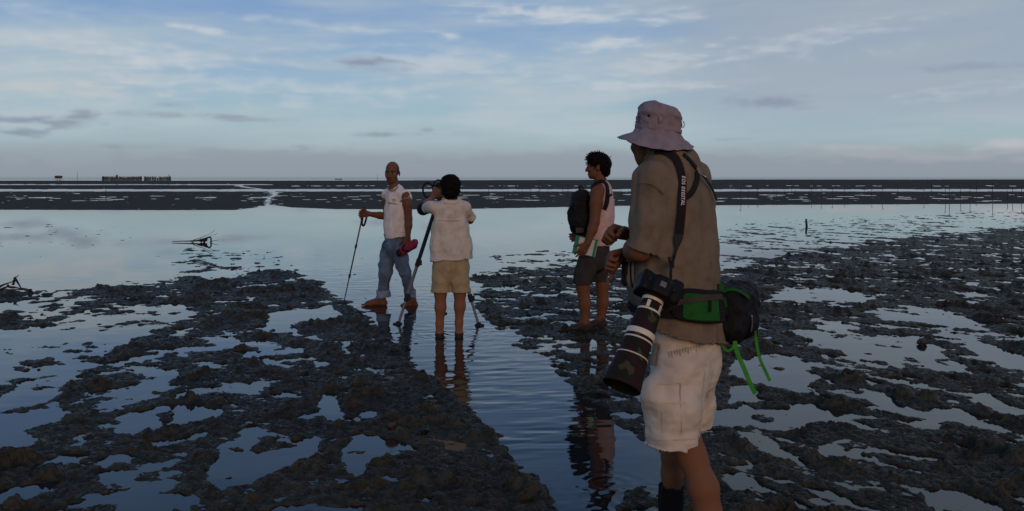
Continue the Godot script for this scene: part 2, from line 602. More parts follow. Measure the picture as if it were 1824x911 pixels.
func draw_plan() -> void:
	# where mud stands out of the water and where it lies under: bearings (x) and depression (y) of the plan's corners
	pw = int((PX1 - PX0) / 8.0) + 1
	ph = int((PY1 - PY0) / 4.0) + 1
	plan.resize(pw * ph)
	plan.fill(-0.95)
	var V := func(a: Array) -> PackedVector2Array:
		var o := PackedVector2Array()
		for i in range(0, a.size(), 2):
			o.append(Vector2(a[i], a[i + 1] * 2.2))
		return o
	var list := [
		# right hand flats
		[0.52, 22.0, [1290, 480, 1400, 448, 1560, 425, 1700, 408, 1850, 392, 2200, 385, 2200, 1100, 1120, 1100, 1185, 890, 1175, 812, 1112, 765, 1050, 722, 1020, 700, 985, 660, 930, 622, 882, 590, 850, 552, 838, 492, 880, 480, 1000, 468, 1100, 472, 1200, 476]],
		[-0.16, 14.0, [1280, 402, 1500, 388, 1824, 372, 2100, 372, 2100, 396, 1700, 412, 1400, 450, 1280, 478]],
		[-0.22, 10.0, [880, 452, 1000, 445, 1110, 455, 1110, 476, 1000, 474, 880, 484]],
		[0.36, 18.0, [850, 500, 1000, 486, 1110, 500, 1110, 560, 1000, 560, 880, 560]],
		[0.34, 14.0, [905, 590, 1000, 585, 1115, 578, 1130, 650, 1120, 740, 1060, 712, 1010, 672, 950, 625]],
		[0.42, 22.0, [1500, 470, 1700, 430, 1900, 420, 2100, 420, 2100, 520, 1800, 530, 1560, 520]],
		[0.46, 20.0, [1290, 800, 1500, 720, 1700, 800, 1824, 800, 2100, 820, 2100, 1100, 1250, 1100, 1270, 900]],
		# left hand flats
		[0.56, 20.0, [-300, 530, 0, 514, 100, 518, 220, 505, 340, 494, 420, 486, 490, 470, 525, 480, 560, 500, 600, 530, 640, 552, 700, 607, 760, 668, 850, 748, 930, 828, 1020, 915, 1120, 1100, -300, 1100]],
		[-0.20, 8.0, [320, 440, 400, 446, 480, 450, 515, 476, 400, 496, 300, 492]],
		[-0.30, 8.0, [470, 446, 500, 446, 535, 482, 545, 500, 500, 480]],
		[-0.62, 8.0, [-100, 405, 60, 400, 260, 405, 240, 440, 0, 440, -100, 440]],
		[0.64, 26.0, [545, 497, 600, 534, 640, 556, 700, 610, 760, 670, 850, 750, 930, 830, 1020, 915, 1120, 1100, 900, 1100, 790, 880, 700, 770, 620, 680, 570, 600, 545, 545]],
		[0.36, 16.0, [170, 660, 330, 610, 560, 620, 600, 720, 560, 780, 420, 790, 400, 740, 330, 720, 200, 730]],
		[0.32, 16.0, [120, 800, 240, 770, 330, 780, 400, 880, 330, 900, 60, 900, 100, 850]],
		[0.20, 12.0, [20, 545, 150, 530, 330, 540, 300, 562, 190, 570, 0, 580, -100, 580]],
		# pools on the left
		[-0.41, 14.0, [-240, 600, 0, 590, 120, 578, 240, 556, 330, 548, 345, 562, 270, 592, 215, 612, 165, 652, 112, 690, 108, 758, 60, 790, 0, 820, -240, 870]],
		[-0.55, 8.0, [190, 752, 250, 735, 330, 722, 385, 728, 398, 742, 350, 752, 290, 765, 215, 770]],
		[-0.59, 9.0, [362, 858, 410, 805, 470, 800, 540, 792, 570, 778, 580, 804, 520, 822, 440, 868, 380, 876]],
		[-0.52, 7.0, [348, 604, 400, 598, 500, 612, 490, 626, 420, 620]],
		[-0.52, 6.0, [372, 648, 415, 643, 420, 656, 380, 660]],
		[-0.55, 6.0, [236, 692, 270, 668, 304, 664, 300, 680, 262, 692]],
		[-0.52, 7.0, [468, 582, 500, 552, 596, 546, 600, 566, 540, 572, 500, 590]],
		[-0.55, 8.0, [205, 915, 230, 882, 330, 876, 350, 915]],
		[-0.59, 8.0, [614, 800, 640, 776, 700, 782, 736, 800, 700, 814, 650, 826, 634, 850, 614, 840]],
		[-0.52, 7.0, [556, 742, 570, 708, 600, 700, 612, 716, 590, 740]],
		[-0.44, 5.0, [608, 630, 616, 610, 630, 612, 628, 634]],
		[-0.37, 8.0, [0, 540, 90, 528, 130, 520, 60, 552, 0, 556]],
		[-0.52, 8.0, [-60, 905, 20, 866, 70, 860, 120, 846, 60, 890, 0, 911]],
		[0.35, 8.0, [30, 768, 110, 752, 150, 758, 140, 776, 60, 784]],
		[0.30, 6.0, [60, 640, 95, 634, 98, 646, 66, 652]],
		[0.25, 6.0, [-20, 690, 20, 686, 34, 694, -10, 712]],
		[0.25, 5.0, [18, 806, 50, 804, 52, 816, 22, 820]],
		# pools on the right
		[-0.37, 8.0, [1352, 538, 1400, 514, 1500, 510, 1560, 538, 1500, 548, 1420, 534]],
		[-0.41, 9.0, [1520, 558, 1570, 545, 1680, 552, 1780, 580, 1740, 590, 1640, 575, 1560, 572]],
		[-0.41, 9.0, [1418, 592, 1480, 574, 1560, 600, 1630, 600, 1716, 648, 1700, 664, 1600, 656, 1520, 636, 1440, 606]],
		[-0.40, 9.0, [1660, 590, 1720, 598, 1830, 636, 1900, 660, 1830, 666, 1740, 630]],
		[-0.41, 8.0, [1296, 644, 1370, 632, 1440, 652, 1456, 672, 1420, 692, 1370, 692, 1306, 670]],
		[-0.41, 9.0, [1262, 728, 1340, 722, 1400, 730, 1444, 768, 1400, 772, 1330, 764, 1264, 762]],
		[-0.40, 7.0, [1396, 734, 1440, 722, 1560, 734, 1574, 752, 1500, 750, 1430, 752]],
		[-0.41, 9.0, [1520, 692, 1562, 684, 1604, 724, 1664, 728, 1730, 740, 1830, 770, 1900, 800, 1830, 792, 1740, 782, 1690, 762, 1640, 756, 1564, 724]],
		[-0.37, 6.0, [1720, 702, 1760, 704, 1820, 736, 1800, 740, 1740, 720]],
		[-0.41, 6.0, [1290, 690, 1330, 688, 1360, 720, 1300, 716]],
		[-0.37, 7.0, [1300, 766, 1340, 775, 1430, 812, 1410, 818, 1330, 792]],
		[-0.37, 7.0, [1640, 880, 1720, 872, 1780, 900, 1760, 925, 1660, 920]],
		# the channel between the banks
		[-0.95, 20.0, [560, 470, 620, 520, 652, 545, 712, 602, 772, 664, 862, 744, 944, 824, 1034, 911, 1120, 1060, 1180, 1060, 1172, 880, 1166, 818, 1100, 772, 1040, 732, 1010, 702, 974, 662, 920, 626, 872, 594, 838, 552, 826, 480]],
		# silt stirred up round the boot
		[0.02, 8.0, [1096, 905, 1110, 880, 1150, 866, 1182, 866, 1190, 930, 1100, 930]],
	]
	for e in list:
		var poly: PackedVector2Array = V.call(e[2])
		var soft: float = e[1] * 1.6
		var a := poly[0]
		var b := poly[0]
		for pt in poly:
			a = a.min(pt); b = b.max(pt)
		a -= Vector2(soft, soft); b += Vector2(soft, soft)
		for j in range(maxi(0, int((a.y / 2.2 - PY0) / 4.0)), mini(ph - 1, int((b.y / 2.2 - PY0) / 4.0) + 1) + 1):
			for i in range(maxi(0, int((a.x - PX0) / 8.0)), mini(pw - 1, int((b.x - PX0) / 8.0) + 1) + 1):
				var pt := Vector2(PX0 + i * 8.0, (PY0 + j * 4.0) * 2.2)
				var best := 1e9
				for k in poly.size():
					var c := poly[k]
					var d := poly[(k + 1) % poly.size()]
					var cd := d - c
					var t := clampf((pt - c).dot(cd) / maxf(cd.length_squared(), 1e-6), 0.0, 1.0)
					best = minf(best, (pt - c - cd * t).length_squared())
				best = sqrt(best)
				if not Geometry2D.is_point_in_polygon(pt, poly):
					best = -best
				plan[j * pw + i] = lerpf(plan[j * pw + i], e[0], smoothstep(-soft * 0.6, soft * 0.6, best))

func plan_at(px: float, py: float) -> float:
	var x := clampf((px - PX0) / 8.0, 0.0, pw - 1.001)
	var y := clampf((py - PY0) / 4.0, 0.0, ph - 1.001)
	var i := int(x)
	var j := int(y)
	x -= i; y -= j
	var k := j * pw + i
	return lerpf(lerpf(plan[k], plan[k + 1], x), lerpf(plan[k + pw], plan[k + pw + 1], x), y)

var n_shape: FastNoiseLite
var n_run: FastNoiseLite
var n_lump: FastNoiseLite
var n_edge: FastNoiseLite
var n_crumb: FastNoiseLite
var n_pock: FastNoiseLite
var n_warp: FastNoiseLite
var n_clod: FastNoiseLite
var n_far: FastNoiseLite
var shore := [[-400, 41.5], [0, 41.2], [300, 40.6], [420, 40.9], [452, 44.0], [486, 48.5], [520, 44.5], [600, 42.0], [760, 41.5], [950, 44.0], [1100, 47.0], [1824, 51.0], [2300, 52.0]]
var inlet := []

func mud_height(x: float, z: float) -> float:
	var r := sqrt(x * x + z * z)
	var d := maxf(-z, 0.3) if z < 0.0 and absf(x) < -z * 2.0 else r
	var px := CX + clampf(x / maxf(d, 0.1), -0.8, 0.8) * F
	var m := -1.0
	if d < 40.0:
		# the edges wander
		var wz := z + 0.13 * n_warp.get_noise_2d(x, z) * clampf(d / 7.0, 0.6, 2.0)
		var wx := x + 0.09 * n_warp.get_noise_2d(x + 31.0, z - 17.0) * clampf(d / 7.0, 0.6, 2.0)
		var wd := maxf(-wz, 0.3) if d == -z else d
		var c := plan_at(CX + clampf(wx / wd, -0.8, 0.8) * F if d == -z else px, HY + EYE * F / wd)
		var n := n_shape.get_noise_2d(x, z)
		var w := smoothstep(1130.0, 1330.0, px)
		if w > 0.0:
			n = lerpf(n, n_run.get_noise_2d((x * 0.84 - z * 0.54) * 1.55, (x * 0.54 + z * 0.84) * 0.62), w)
		m = (c * 0.78 if c < 0.0 else c * 0.9) + n * 0.95 + 0.62 * n_edge.get_noise_2d(x, z)
		# little pockets that hold water, fewer on the heaped bank
		var pf := 1.0 if d < 16.0 else 0.45
		var pk := n_pock.get_noise_2d((x * 0.84 - z * 0.54) * 1.35 * pf, (x * 0.54 + z * 0.84) * 0.65 * pf) if w > 0.5 else n_pock.get_noise_2d(x * pf, z * pf)
		m -= 0.95 * smoothstep(0.12, 0.46, pk) * (1.0 - 0.75 * smoothstep(0.50, 0.62, c))
	else:
		var sh := 41.0
		for i in shore.size() - 1:
			if px < shore[i + 1][0]:
				sh = lerpf(shore[i][1], shore[i + 1][1], clampf((px - shore[i][0]) / (shore[i + 1][0] - shore[i][0]), 0.0, 1.0))
				break
		var n := n_far.get_noise_2d(x, z * 0.8)
		var open := 0.52 - 0.22 * smoothstep(50.0, 62.0, d) * (1.0 - smoothstep(78.0, 96.0, d))
		m = clampf((d - sh) / 3.0 - 0.05, -0.9, open) + n * 0.74 * smoothstep(sh - 1.0, sh + 6.0, d)
		var wob := n * 6.0
		m -= 1.6 * smoothstep(99.0, 103.0, d + wob * 0.5) * (1.0 - smoothstep(116.0, 121.0, d + wob * 0.5))
		if px < 520.0:
			m -= 1.2 * smoothstep(196.0, 203.0, d + wob) * (1.0 - smoothstep(214.0, 222.0, d + wob)) * (1.0 - smoothstep(430.0, 520.0, px))
		else:
			m -= 0.34 * smoothstep(160.0, 166.0, d + wob) * (1.0 - smoothstep(176.0, 182.0, d + wob))
		m -= 2.0 * smoothstep(0.0, 60.0, d - lerpf(560.0, 1250.0, smoothstep(500.0, 1500.0, px)))
		if d > 40.0 and d < 230.0 and px > 380.0 and px < 560.0:
			for i in inlet.size() - 1:
				var a: Vector3 = inlet[i]
				var b: Vector3 = inlet[i + 1]
				if d < -a.z - 3.0 or d > -b.z + 3.0:
					continue
				var t := clampf((d + a.z) / (a.z - b.z), 0.0, 1.0)
				var xc := lerpf(a.x, b.x, t) + n * 0.5
				var wd := lerpf(a.y, b.y, t) * 0.30
				m -= 1.5 * smoothstep(wd * 1.5, wd * 0.7, absf(x - xc))
	if m <= 0.0:
		return maxf(m * 0.22, -0.12)
	var h := 0.007 * (1.0 - exp(-m * 6.0)) + 0.010 * minf(m, 1.0)
	if d >= 42.0:
		h += 0.018 * smoothstep(0.0, 0.3, m) * n_far.get_noise_2d(x * 2.7 + 40.0, z * 2.0)
	if d < 42.0:
		var f := smoothstep(0.0, 0.22, m)
		var l := n_lump.get_noise_2d(x, z)
		var bank := smoothstep(0.58, 1.0, m)
		h += f * (0.010 + 0.016 * bank) * l
		if d < 24.0:
			var k := n_clod.get_noise_2d(x, z)
			h += (0.3 + 0.7 * f) * (0.0095 + 0.010 * bank) * k * (1.0 - smoothstep(13.0, 24.0, d))
			if d < 11.0:
				h += f * 0.0075 * n_crumb.get_noise_2d(x, z) * (1.0 - smoothstep(7.5, 11.0, d))
		# the bank heaped up along the channel
		h += 0.036 * bank * (0.7 + l)
	return h

func fan(rows: PackedFloat32Array, fine: float, edge: float) -> Array:
	var ang := PackedFloat32Array()
	var px := CX - edge
	while px <= CX + edge:
		ang.append(atan((px - CX) / F))
		px += fine
	var a := ang[ang.size() - 1]
	var rest := TAU - (a - ang[0])
	var k := int(rest / 0.05)
	for i in range(1, k):
		ang.append(a + rest * i / k)
	return [ang, rows]

func sheet(ang: PackedFloat32Array, rows: PackedFloat32Array, height: Callable) -> Geo:
	var g := Geo.new()
	var m := ang.size()
	var k := rows.size()
	g.p.resize(m * k); g.n.resize(m * k); g.c.resize(m * k)
	g.c.fill(Color.WHITE)
	var cs := PackedFloat32Array(); var sn := PackedFloat32Array()
	for a in ang:
		cs.append(cos(a)); sn.append(sin(a))
	var i := 0
	for r in rows:
		for j in m:
			var x := sn[j] * r
			var z := -cs[j] * r
			g.p[i] = Vector3(x, height.call(x, z), z)
			i += 1
	g.t.resize((k - 1) * m * 6)
	var w := 0
	for y in k - 1:
		for j in m:
			var a := y * m + j
			var b := y * m + (j + 1) % m
			g.t[w] = a; g.t[w + 1] = a + m; g.t[w + 2] = b
			g.t[w + 3] = b; g.t[w + 4] = a + m; g.t[w + 5] = b + m
			w += 6
	i = 0
	for y in k:
		var up := mini(y + 1, k - 1) * m
		var dn := maxi(y - 1, 0) * m
		for j in m:
			var e := g.p[up + j] - g.p[dn + j]
			var f := g.p[y * m + (j + 1) % m] - g.p[y * m + (j + m - 1) % m]
			g.n[i] = f.cross(e).normalized()
			i += 1
	return g

func make_mud() -> void:
	draw_plan()
	n_shape = noise(1.15, 6, 3)
	n_shape.fractal_gain = 0.52
	n_run = noise(1.0, 6, 8)
	n_run.fractal_gain = 0.5
	n_edge = noise(3.8, 5, 17)
	n_lump = noise(3.6, 4, 14)
	n_clod = noise(8.0, 3, 19)
	n_clod.fractal_gain = 0.35
	n_pock = noise(2.6, 4, 37)
	n_warp = noise(1.5, 3, 59)
	n_crumb = noise(26.0, 2, 29)
	n_far = noise(0.30, 4, 31)
	for e in [[487, 374, 1.1], [478, 366, 0.35], [474, 357, 0.32], [484, 350, 0.45], [490, 343, 0.9], [470, 338.5, 1.2], [436, 333.5, 1.4], [424, 331.4, 1.2], [434, 329.0, 1.3]]:
		var gp := G(e[0], e[1])
		inlet.append(Vector3(gp.x, e[2], gp.z))
	var rows := PackedFloat32Array()
	for r in [0.6, 1.0, 1.5, 2.1, 2.7, 3.2]:
		rows.append(r)
	var y := 985.0
	while y > 375.0:
		rows.append(EYE * F / (y - HY))
		y -= 1.25 if y > 560.0 else 0.8
	while y > 319.6:
		rows.append(EYE * F / (y - HY))
		y -= 0.5 if y > 323.0 else 0.25
	var near_rows := PackedFloat32Array()
	var far_rows := PackedFloat32Array()
	for r in rows:
		if r < 40.3:
			near_rows.append(r)
		else:
			if far_rows.is_empty():
				near_rows.append(r)
			far_rows.append(r)
	var f := fan(near_rows, 2.0, 1100.0)
	var g := sheet(f[0], f[1], mud_height)
	var m := mat("wet mud", Color.WHITE, 0.55, 0.20)
	m.uv1_triplanar = true
	m.uv1_world_triplanar = true
	m.uv1_scale = Vector3.ONE * 0.9
	m.albedo_texture = ntex(0.012, 6, 41, 1024, 0.0, ramp([[0.0, lin(0.012, 0.0105, 0.0065)], [0.4, lin(0.030, 0.027, 0.0165)], [0.6, lin(0.050, 0.045, 0.029)], [1.0, lin(0.074, 0.068, 0.050)]]))
	m.roughness_texture = ntex(0.02, 5, 47, 1024, 0.0, ramp([[0.0, Color(0.34, 0.34, 0.34)], [0.40, Color(0.46, 0.46, 0.46)], [0.56, Color(0.8, 0.8, 0.8)], [1.0, Color(1.0, 1.0, 1.0)]]))
	m.roughness = 0.8
	m.heightmap_enabled = true
	m.heightmap_texture = ntex(0.035, 6, 53, 1024)
	m.heightmap_scale = 2.3
	m.vertex_color_use_as_albedo = true
	var tone := noise(0.55, 4, 43)
	for i in g.p.size():
		var pt := g.p[i]
		var t := 1.0 + 0.55 * tone.get_noise_2d(pt.x, pt.z)
		var dry := 0.72 + 0.55 * smoothstep(0.0, 0.045, pt.y)
		g.c[i] = Color(t * dry * 1.02, t * dry, t * dry * (1.0 - 0.12 * (t - 1.0)))
	var o := part("mudflat", g, m)
	tag(o, "dark wet mud broken by pools, nearest the people", "", "", "structure")
	# the outer flats, drained and drier
	g = sheet(f[0], far_rows, mud_height)
	var dm := mat("drained mud", lin(0.066, 0.064, 0.052), 1.0, 0.08)
	o = part("outer_mudflat", g, dm)
	tag(o, "drained dark mudflat between the open water and the sea", "", "", "structure")

# ---------------------------------------------------------------- water
var n_rip: FastNoiseLite
var n_calm: FastNoiseLite
var n_gust: FastNoiseLite

func water_height(x: float, z: float) -> float:
	var d := -z
	if d < 3.0 or d > 40.0 or absf(x) > d * 0.75:
		return 0.0
	var px := CX + x / d * F
	var py := HY + EYE * F / d
	# the channel, stirred by wading feet
	var t := clampf((py - 470.0) / 400.0, 0.0, 1.0)
	var mid := lerpf(690.0, 1010.0, t)
	var wide := lerpf(190.0, 150.0, t)
	var a := smoothstep(wide * 1.35, wide * 0.4, absf(px - mid)) * smoothstep(440.0, 530.0, py)
	a *= 1.0 - 0.72 * smoothstep(760.0, 850.0, py)
	var h := 0.0
	if a > 0.001:
		var k := 0.75 + 0.8 * n_gust.get_noise_2d(x, z)
		h += a * k * 0.0030 * (1.0 - 0.15 * smoothstep(900.0, 1010.0, px)) * n_rip.get_noise_2d(x * 0.34 + z * 0.08, z + x * 0.10)
	for e in ripple_at:
		var ex: float = x - e.x
		var ez: float = z - e.y
		var rr := sqrt(ex * ex + ez * ez)
		if rr < e.z * 4.0:
			h += e.w * exp(-rr / e.z) * sin(rr * TAU / 0.085) * smoothstep(0.02, 0.1, rr)
	if d > 9.0 and px > 420.0 and px < 1150.0:
		h += 0.0016 * smoothstep(9.0, 12.0, d) * (1.0 - smoothstep(17.0, 30.0, d)) * smoothstep(420.0, 620.0, px) * smoothstep(1150.0, 900.0, px) * n_rip.get_noise_2d(x * 0.3, z * 0.8)
	h += 0.0004 * n_calm.get_noise_2d(x * 0.6, z)
	return h

func make_water() -> void:
	n_rip = noise(6.4, 2, 61)
	n_rip.fractal_gain = 0.45
	n_calm = noise(2.6, 2, 67)
	n_gust = noise(0.9, 2, 71)
	for e in [[783, 597, 0.30, 0.0012], [817, 594, 0.30, 0.0012], [681, 545, 0.25, 0.0009], [733, 543, 0.25, 0.0009], [708, 580, 0.12, 0.0006], [1085, 862, 0.10, 0.0012], [1195, 905, 0.13, 0.0022], [1130, 890, 0.07, 0.0030], [1262, 930, 0.16, 0.002], [1165, 875, 0.06, 0.003]]:
		var gp := G(e[0], e[1])
		ripple_at.append(Vector4(gp.x, gp.z, e[2], e[3]))
	var rows := PackedFloat32Array([0.3, 1.0, 2.0, 3.0, 3.3])
	var y := 985.0
	while y > 470.0:
		rows.append(EYE * F / (y - HY))
		y -= 1.0
	while y > 360.0:
		rows.append(EYE * F / (y - HY))
		y -= 2.0
	for r in [70.0, 120.0, 250.0, 600.0, 1500.0, 4000.0, 10000.0, 22000.0]:
		rows.append(r)
	var f := fan(rows, 3.2, 960.0)
	var g := sheet(f[0], f[1], water_height)
	var m := mat("water", lin(0.010, 0.012, 0.012), 0.03, 0.36)
	var o := part("water", g, m)
	tag(o, "still shallow water reflecting the evening sky", "", "", "structure")
# ---------------------------------------------------------------- materials
func make_mats() -> void:
	mats.weave = ntex(0.18, 3, 91, 256, 5.0)
	mats.mottle = ntex(0.02, 4, 93, 256, 0.0, ramp([[0.0, Color(0.84, 0.83, 0.82)], [0.5, Color(0.95, 0.95, 0.95)], [1.0, Color(1, 1, 1)]]))
	mats.skin = mat("skin", Color.WHITE, 0.62, 0.3, true)
	mats.skin.subsurf_scatter_enabled = true
	mats.skin.subsurf_scatter_strength = 0.05
	mats.hair = mat("hair", lin(0.006, 0.005, 0.005), 0.65, 0.15)
	mats.olive = cloth("olive brown cotton", lin(0.19, 0.150, 0.105), 800.0, 0.12)
	mats.cream = cloth("cream cotton", lin(0.62, 0.55, 0.45), 700.0, 0.12)
	mats.white = cloth("white cotton", lin(0.76, 0.71, 0.65), 500.0, 0.12)
	mats.offwhite = cloth("off white cotton", lin(0.58, 0.53, 0.45), 500.0, 0.12)
	mats.khaki = cloth("khaki cotton", lin(0.38, 0.30, 0.17), 500.0, 0.12)
	mats.denim = cloth("blue denim", Color.WHITE, 300.0, 0.4, true)
	mats.pink = cloth("pale pink jersey", lin(0.56, 0.40, 0.37), 500.0, 0.12)
	mats.charcoal = cloth("charcoal cotton", lin(0.040, 0.038, 0.036), 500.0, 0.12)
	mats.mauve = cloth("mauve grey canvas", lin(0.27, 0.22, 0.235), 900.0, 0.2)
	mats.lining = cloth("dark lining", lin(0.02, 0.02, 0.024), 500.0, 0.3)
	mats.trim = cloth("grey ribbed trim", lin(0.27, 0.22, 0.21), 500.0, 0.12)
	mats.nylon = cloth("black nylon", lin(0.013, 0.013, 0.015), 700.0, 0.5)
	mats.nylon.roughness = 0.7
	mats.green = cloth("green nylon", lin(0.018, 0.11, 0.022), 700.0, 0.5)
	mats.lime = cloth("bright green webbing", lin(0.045, 0.27, 0.03), 900.0, 0.5)
	mats.plastic = mat("black plastic", lin(0.007, 0.007, 0.009), 0.5, 0.25)
	mats.rubber = mat("black rubber", lin(0.010, 0.010, 0.011), 0.7, 0.4)
	mats.neoprene = cloth("black neoprene", lin(0.010, 0.011, 0.014), 600.0, 0.3)
	mats.enamel = mat("cream enamel", lin(0.62, 0.57, 0.45), 0.4, 0.5)
	mats.camo = mat("camouflage wrap", Color.WHITE, 0.75, 0.3, true)
	mats.steel = mat("brushed metal", lin(0.35, 0.35, 0.36), 0.35, 0.5)
	mats.steel.metallic = 0.8
	mats.alloy = mat("grey painted alloy", lin(0.10, 0.10, 0.105), 0.45, 0.5)
	mats.print = mat("pale lettering", lin(0.55, 0.55, 0.55), 0.7, 0.3)
	mats.red = mat("dark red rubber", lin(0.22, 0.012, 0.035), 0.6, 0.4)
	mats.paper = mat("paper", lin(0.42, 0.44, 0.42), 0.85, 0.2)
	mats.teal = mat("green card", lin(0.02, 0.16, 0.10), 0.6, 0.3)
	mats.wood = mat("weathered wood", lin(0.030, 0.024, 0.018), 0.85, 0.3)
	mats.bamboo = mat("old bamboo", lin(0.05, 0.045, 0.035), 0.8, 0.3)
	mats.tan = cloth("tan canvas", lin(0.23, 0.20, 0.16), 500.0, 0.4)
	mats.dkolive = cloth("muddy grey webbing", lin(0.06, 0.055, 0.045), 500.0, 0.4)
	mats.maroon = cloth("dark maroon webbing", lin(0.06, 0.014, 0.014), 500.0, 0.4)
	mats.stone = mat("wet stone", Color.WHITE, 0.4, 0.45, true)
	mats.screen = mat("weathered bamboo screen", lin(0.085, 0.10, 0.095), 0.9, 0.2)
	mats.hut = mat("brown boards", lin(0.10, 0.05, 0.035), 0.9, 0.2)
	mats.thatch = mat("grey thatch", lin(0.11, 0.09, 0.08), 0.95, 0.2)
	mats.leaf = mat("mangrove leaf", lin(0.05, 0.085, 0.02), 0.6, 0.4)

# ---------------------------------------------------------------- people: shared builders
const SKIN := Color(0.18, 0.081, 0.042)
const SKIN_MID := Color(0.140, 0.060, 0.032)
const SKIN_DEEP := Color(0.13, 0.055, 0.030)

func basis_of(f: Vector3, up := Vector3.UP) -> Basis:
	f = f.normalized()
	var x := up.cross(f).normalized()
	return Basis(x, f.cross(x), f)

func head(g: Geo, o: Vector3, f: Vector3, up: Vector3, s: float, cell: float, paint: Callable) -> void:
	# o lies between the ears at eye level; x to the side, y up, z out of the face
	var b := basis_of(f, up)
	var w := Field.new(o - Vector3.ONE * 0.17 * s, o + Vector3.ONE * 0.17 * s, cell)
	var L := func(x: float, y: float, z: float) -> Vector3: return o + b * (Vector3(x, y, z) * s)
	w.ell(L.call(0, 0.034, -0.014), Vector3(0.074, 0.090, 0.094) * s, b, 0.02)
	w.ell(L.call(0, -0.030, 0.030), Vector3(0.062, 0.080, 0.060) * s, b, 0.03)
	w.ell(L.call(0, -0.078, 0.030), Vector3(0.048, 0.038, 0.052) * s, b, 0.03)
	w.ell(L.call(0, -0.100, 0.066), Vector3(0.020, 0.016, 0.016) * s, b, 0.02)
	for e in [-1.0, 1.0]:
		w.ell(L.call(e * 0.040, -0.030, 0.062), Vector3(0.024, 0.020, 0.020) * s, b, 0.02)
		w.seg(L.call(e * 0.010, 0.020, 0.086), L.call(e * 0.042, 0.022, 0.070), 0.010 * s, 0.008 * s, 0.014)
		w.ell(L.call(e * 0.031, 0.001, 0.092), Vector3(0.017, 0.010, 0.013) * s, b, 0.008, true)
		w.ell(L.call(e * 0.031, 0.000, 0.075), Vector3(0.013, 0.012, 0.013) * s, b, 0.003)
		w.ell(L.call(e * 0.013, -0.041, 0.098), Vector3(0.010, 0.008, 0.010) * s, b, 0.008)
		w.ell(L.call(e * 0.079, -0.008, -0.010), Vector3(0.009, 0.032, 0.019) * s, b, 0.008)
		w.ell(L.call(e * 0.084, -0.004, -0.006), Vector3(0.006, 0.018, 0.009) * s, b, 0.004, true)
	w.seg(L.call(0, 0.006, 0.090), L.call(0, -0.037, 0.108), 0.008 * s, 0.012 * s, 0.012)
	w.seg(L.call(-0.019, -0.066, 0.084), L.call(0.019, -0.066, 0.084), 0.008 * s, 0.008 * s, 0.008)
	w.seg(L.call(-0.016, -0.078, 0.083), L.call(0.016, -0.078, 0.083), 0.009 * s, 0.009 * s, 0.006)
	var from := g.p.size()
	w.net(g)
	var inv := b.transposed()
	for i in range(from, g.p.size()):
		g.c[i] = paint.call(inv * (g.p[i] - o) / s)

func face_paint(base: Color, l: Vector3) -> Color:
	var c := base
	if l.z > 0.05:
		var ax := absf(l.x)
		if absf(l.y + 0.072) < 0.013 and ax < 0.024:
			c = base * Color(0.75, 0.55, 0.6)
			if absf(l.y + 0.072) < 0.003:
				c = base * 0.3
		if absf(l.y - 0.001) < 0.008 and absf(ax - 0.031) < 0.015:
			c = Color(0.16, 0.13, 0.11)
			if absf(ax - 0.030) < 0.007:
				c = Color(0.01, 0.008, 0.006)
		if absf(l.y - 0.024) < 0.006 and ax > 0.010 and ax < 0.048:
			c = Color(0.012, 0.01, 0.009)
	return c

# wrist, direction of the fingers, where the palm looks, side of the thumb; curl in radians per joint
func hand(g: Geo, w: Vector3, along: Vector3, palm: Vector3, thumb: Vector3, curl, s: float, cell: float, col: Color, tcurl := 0.5) -> void:
	along = along.normalized()
	thumb = (thumb - along * thumb.dot(along)).normalized()
	palm = (palm - along * palm.dot(along) - thumb * palm.dot(thumb)).normalized()
	var ctr := w + along * 0.075 * s + palm * 0.02 * s
	var f := Field.new(ctr - Vector3.ONE * 0.135 * s, ctr + Vector3.ONE * 0.135 * s, cell)
	f.seg(w - along * 0.03 * s, w + along * 0.02 * s, 0.024 * s, 0.024 * s, 0.01, palm, 0.75)
	var len := [0.074, 0.082, 0.077, 0.060]
	for i in 4:
		var k := w + (along * (0.088 - 0.004 * absf(i - 1.2)) + thumb * (0.033 - 0.021 * i)) * s
		f.seg(w + thumb * (0.014 - 0.009 * i) * s, k, 0.016 * s, 0.0125 * s, 0.012, palm, 0.9)
		var pt := k
		var an := 0.0
		var cu: float = curl[i] if curl is Array else curl
		for j in 3:
			an += cu * [0.75, 1.1, 0.8][j]
			var d := along * cos(an) + palm * sin(an) + thumb * (0.06 - 0.04 * i)
			var nx: Vector3 = pt + d.normalized() * len[i] * [0.46, 0.30, 0.24][j] * s
			f.seg(pt, nx, [0.0098, 0.0090, 0.0082][j] * s, [0.0092, 0.0082, 0.0070][j] * s, 0.003)
			pt = nx
	var tb := w + (along * 0.028 + thumb * 0.024 + palm * 0.006) * s
	var td := (along * 0.62 + thumb * 0.72 + palm * 0.25).normalized()
	f.seg(w + along * 0.012 * s, tb, 0.018 * s, 0.0155 * s, 0.012)
	var t1 := tb + td * 0.042 * s
	f.seg(tb, t1, 0.0145 * s, 0.0115 * s, 0.008)
	td = (td + along * 0.5 * tcurl + palm * tcurl - thumb * 0.7 * tcurl).normalized()
	var t2 := t1 + td * 0.032 * s
	f.seg(t1, t2, 0.0112 * s, 0.0098 * s, 0.004)
	td = (td + palm * 0.5 * tcurl - thumb * 0.5 * tcurl).normalized()
	f.seg(t2, t2 + td * 0.024 * s, 0.0098 * s, 0.0078 * s, 0.004)
	f.net(g, col)

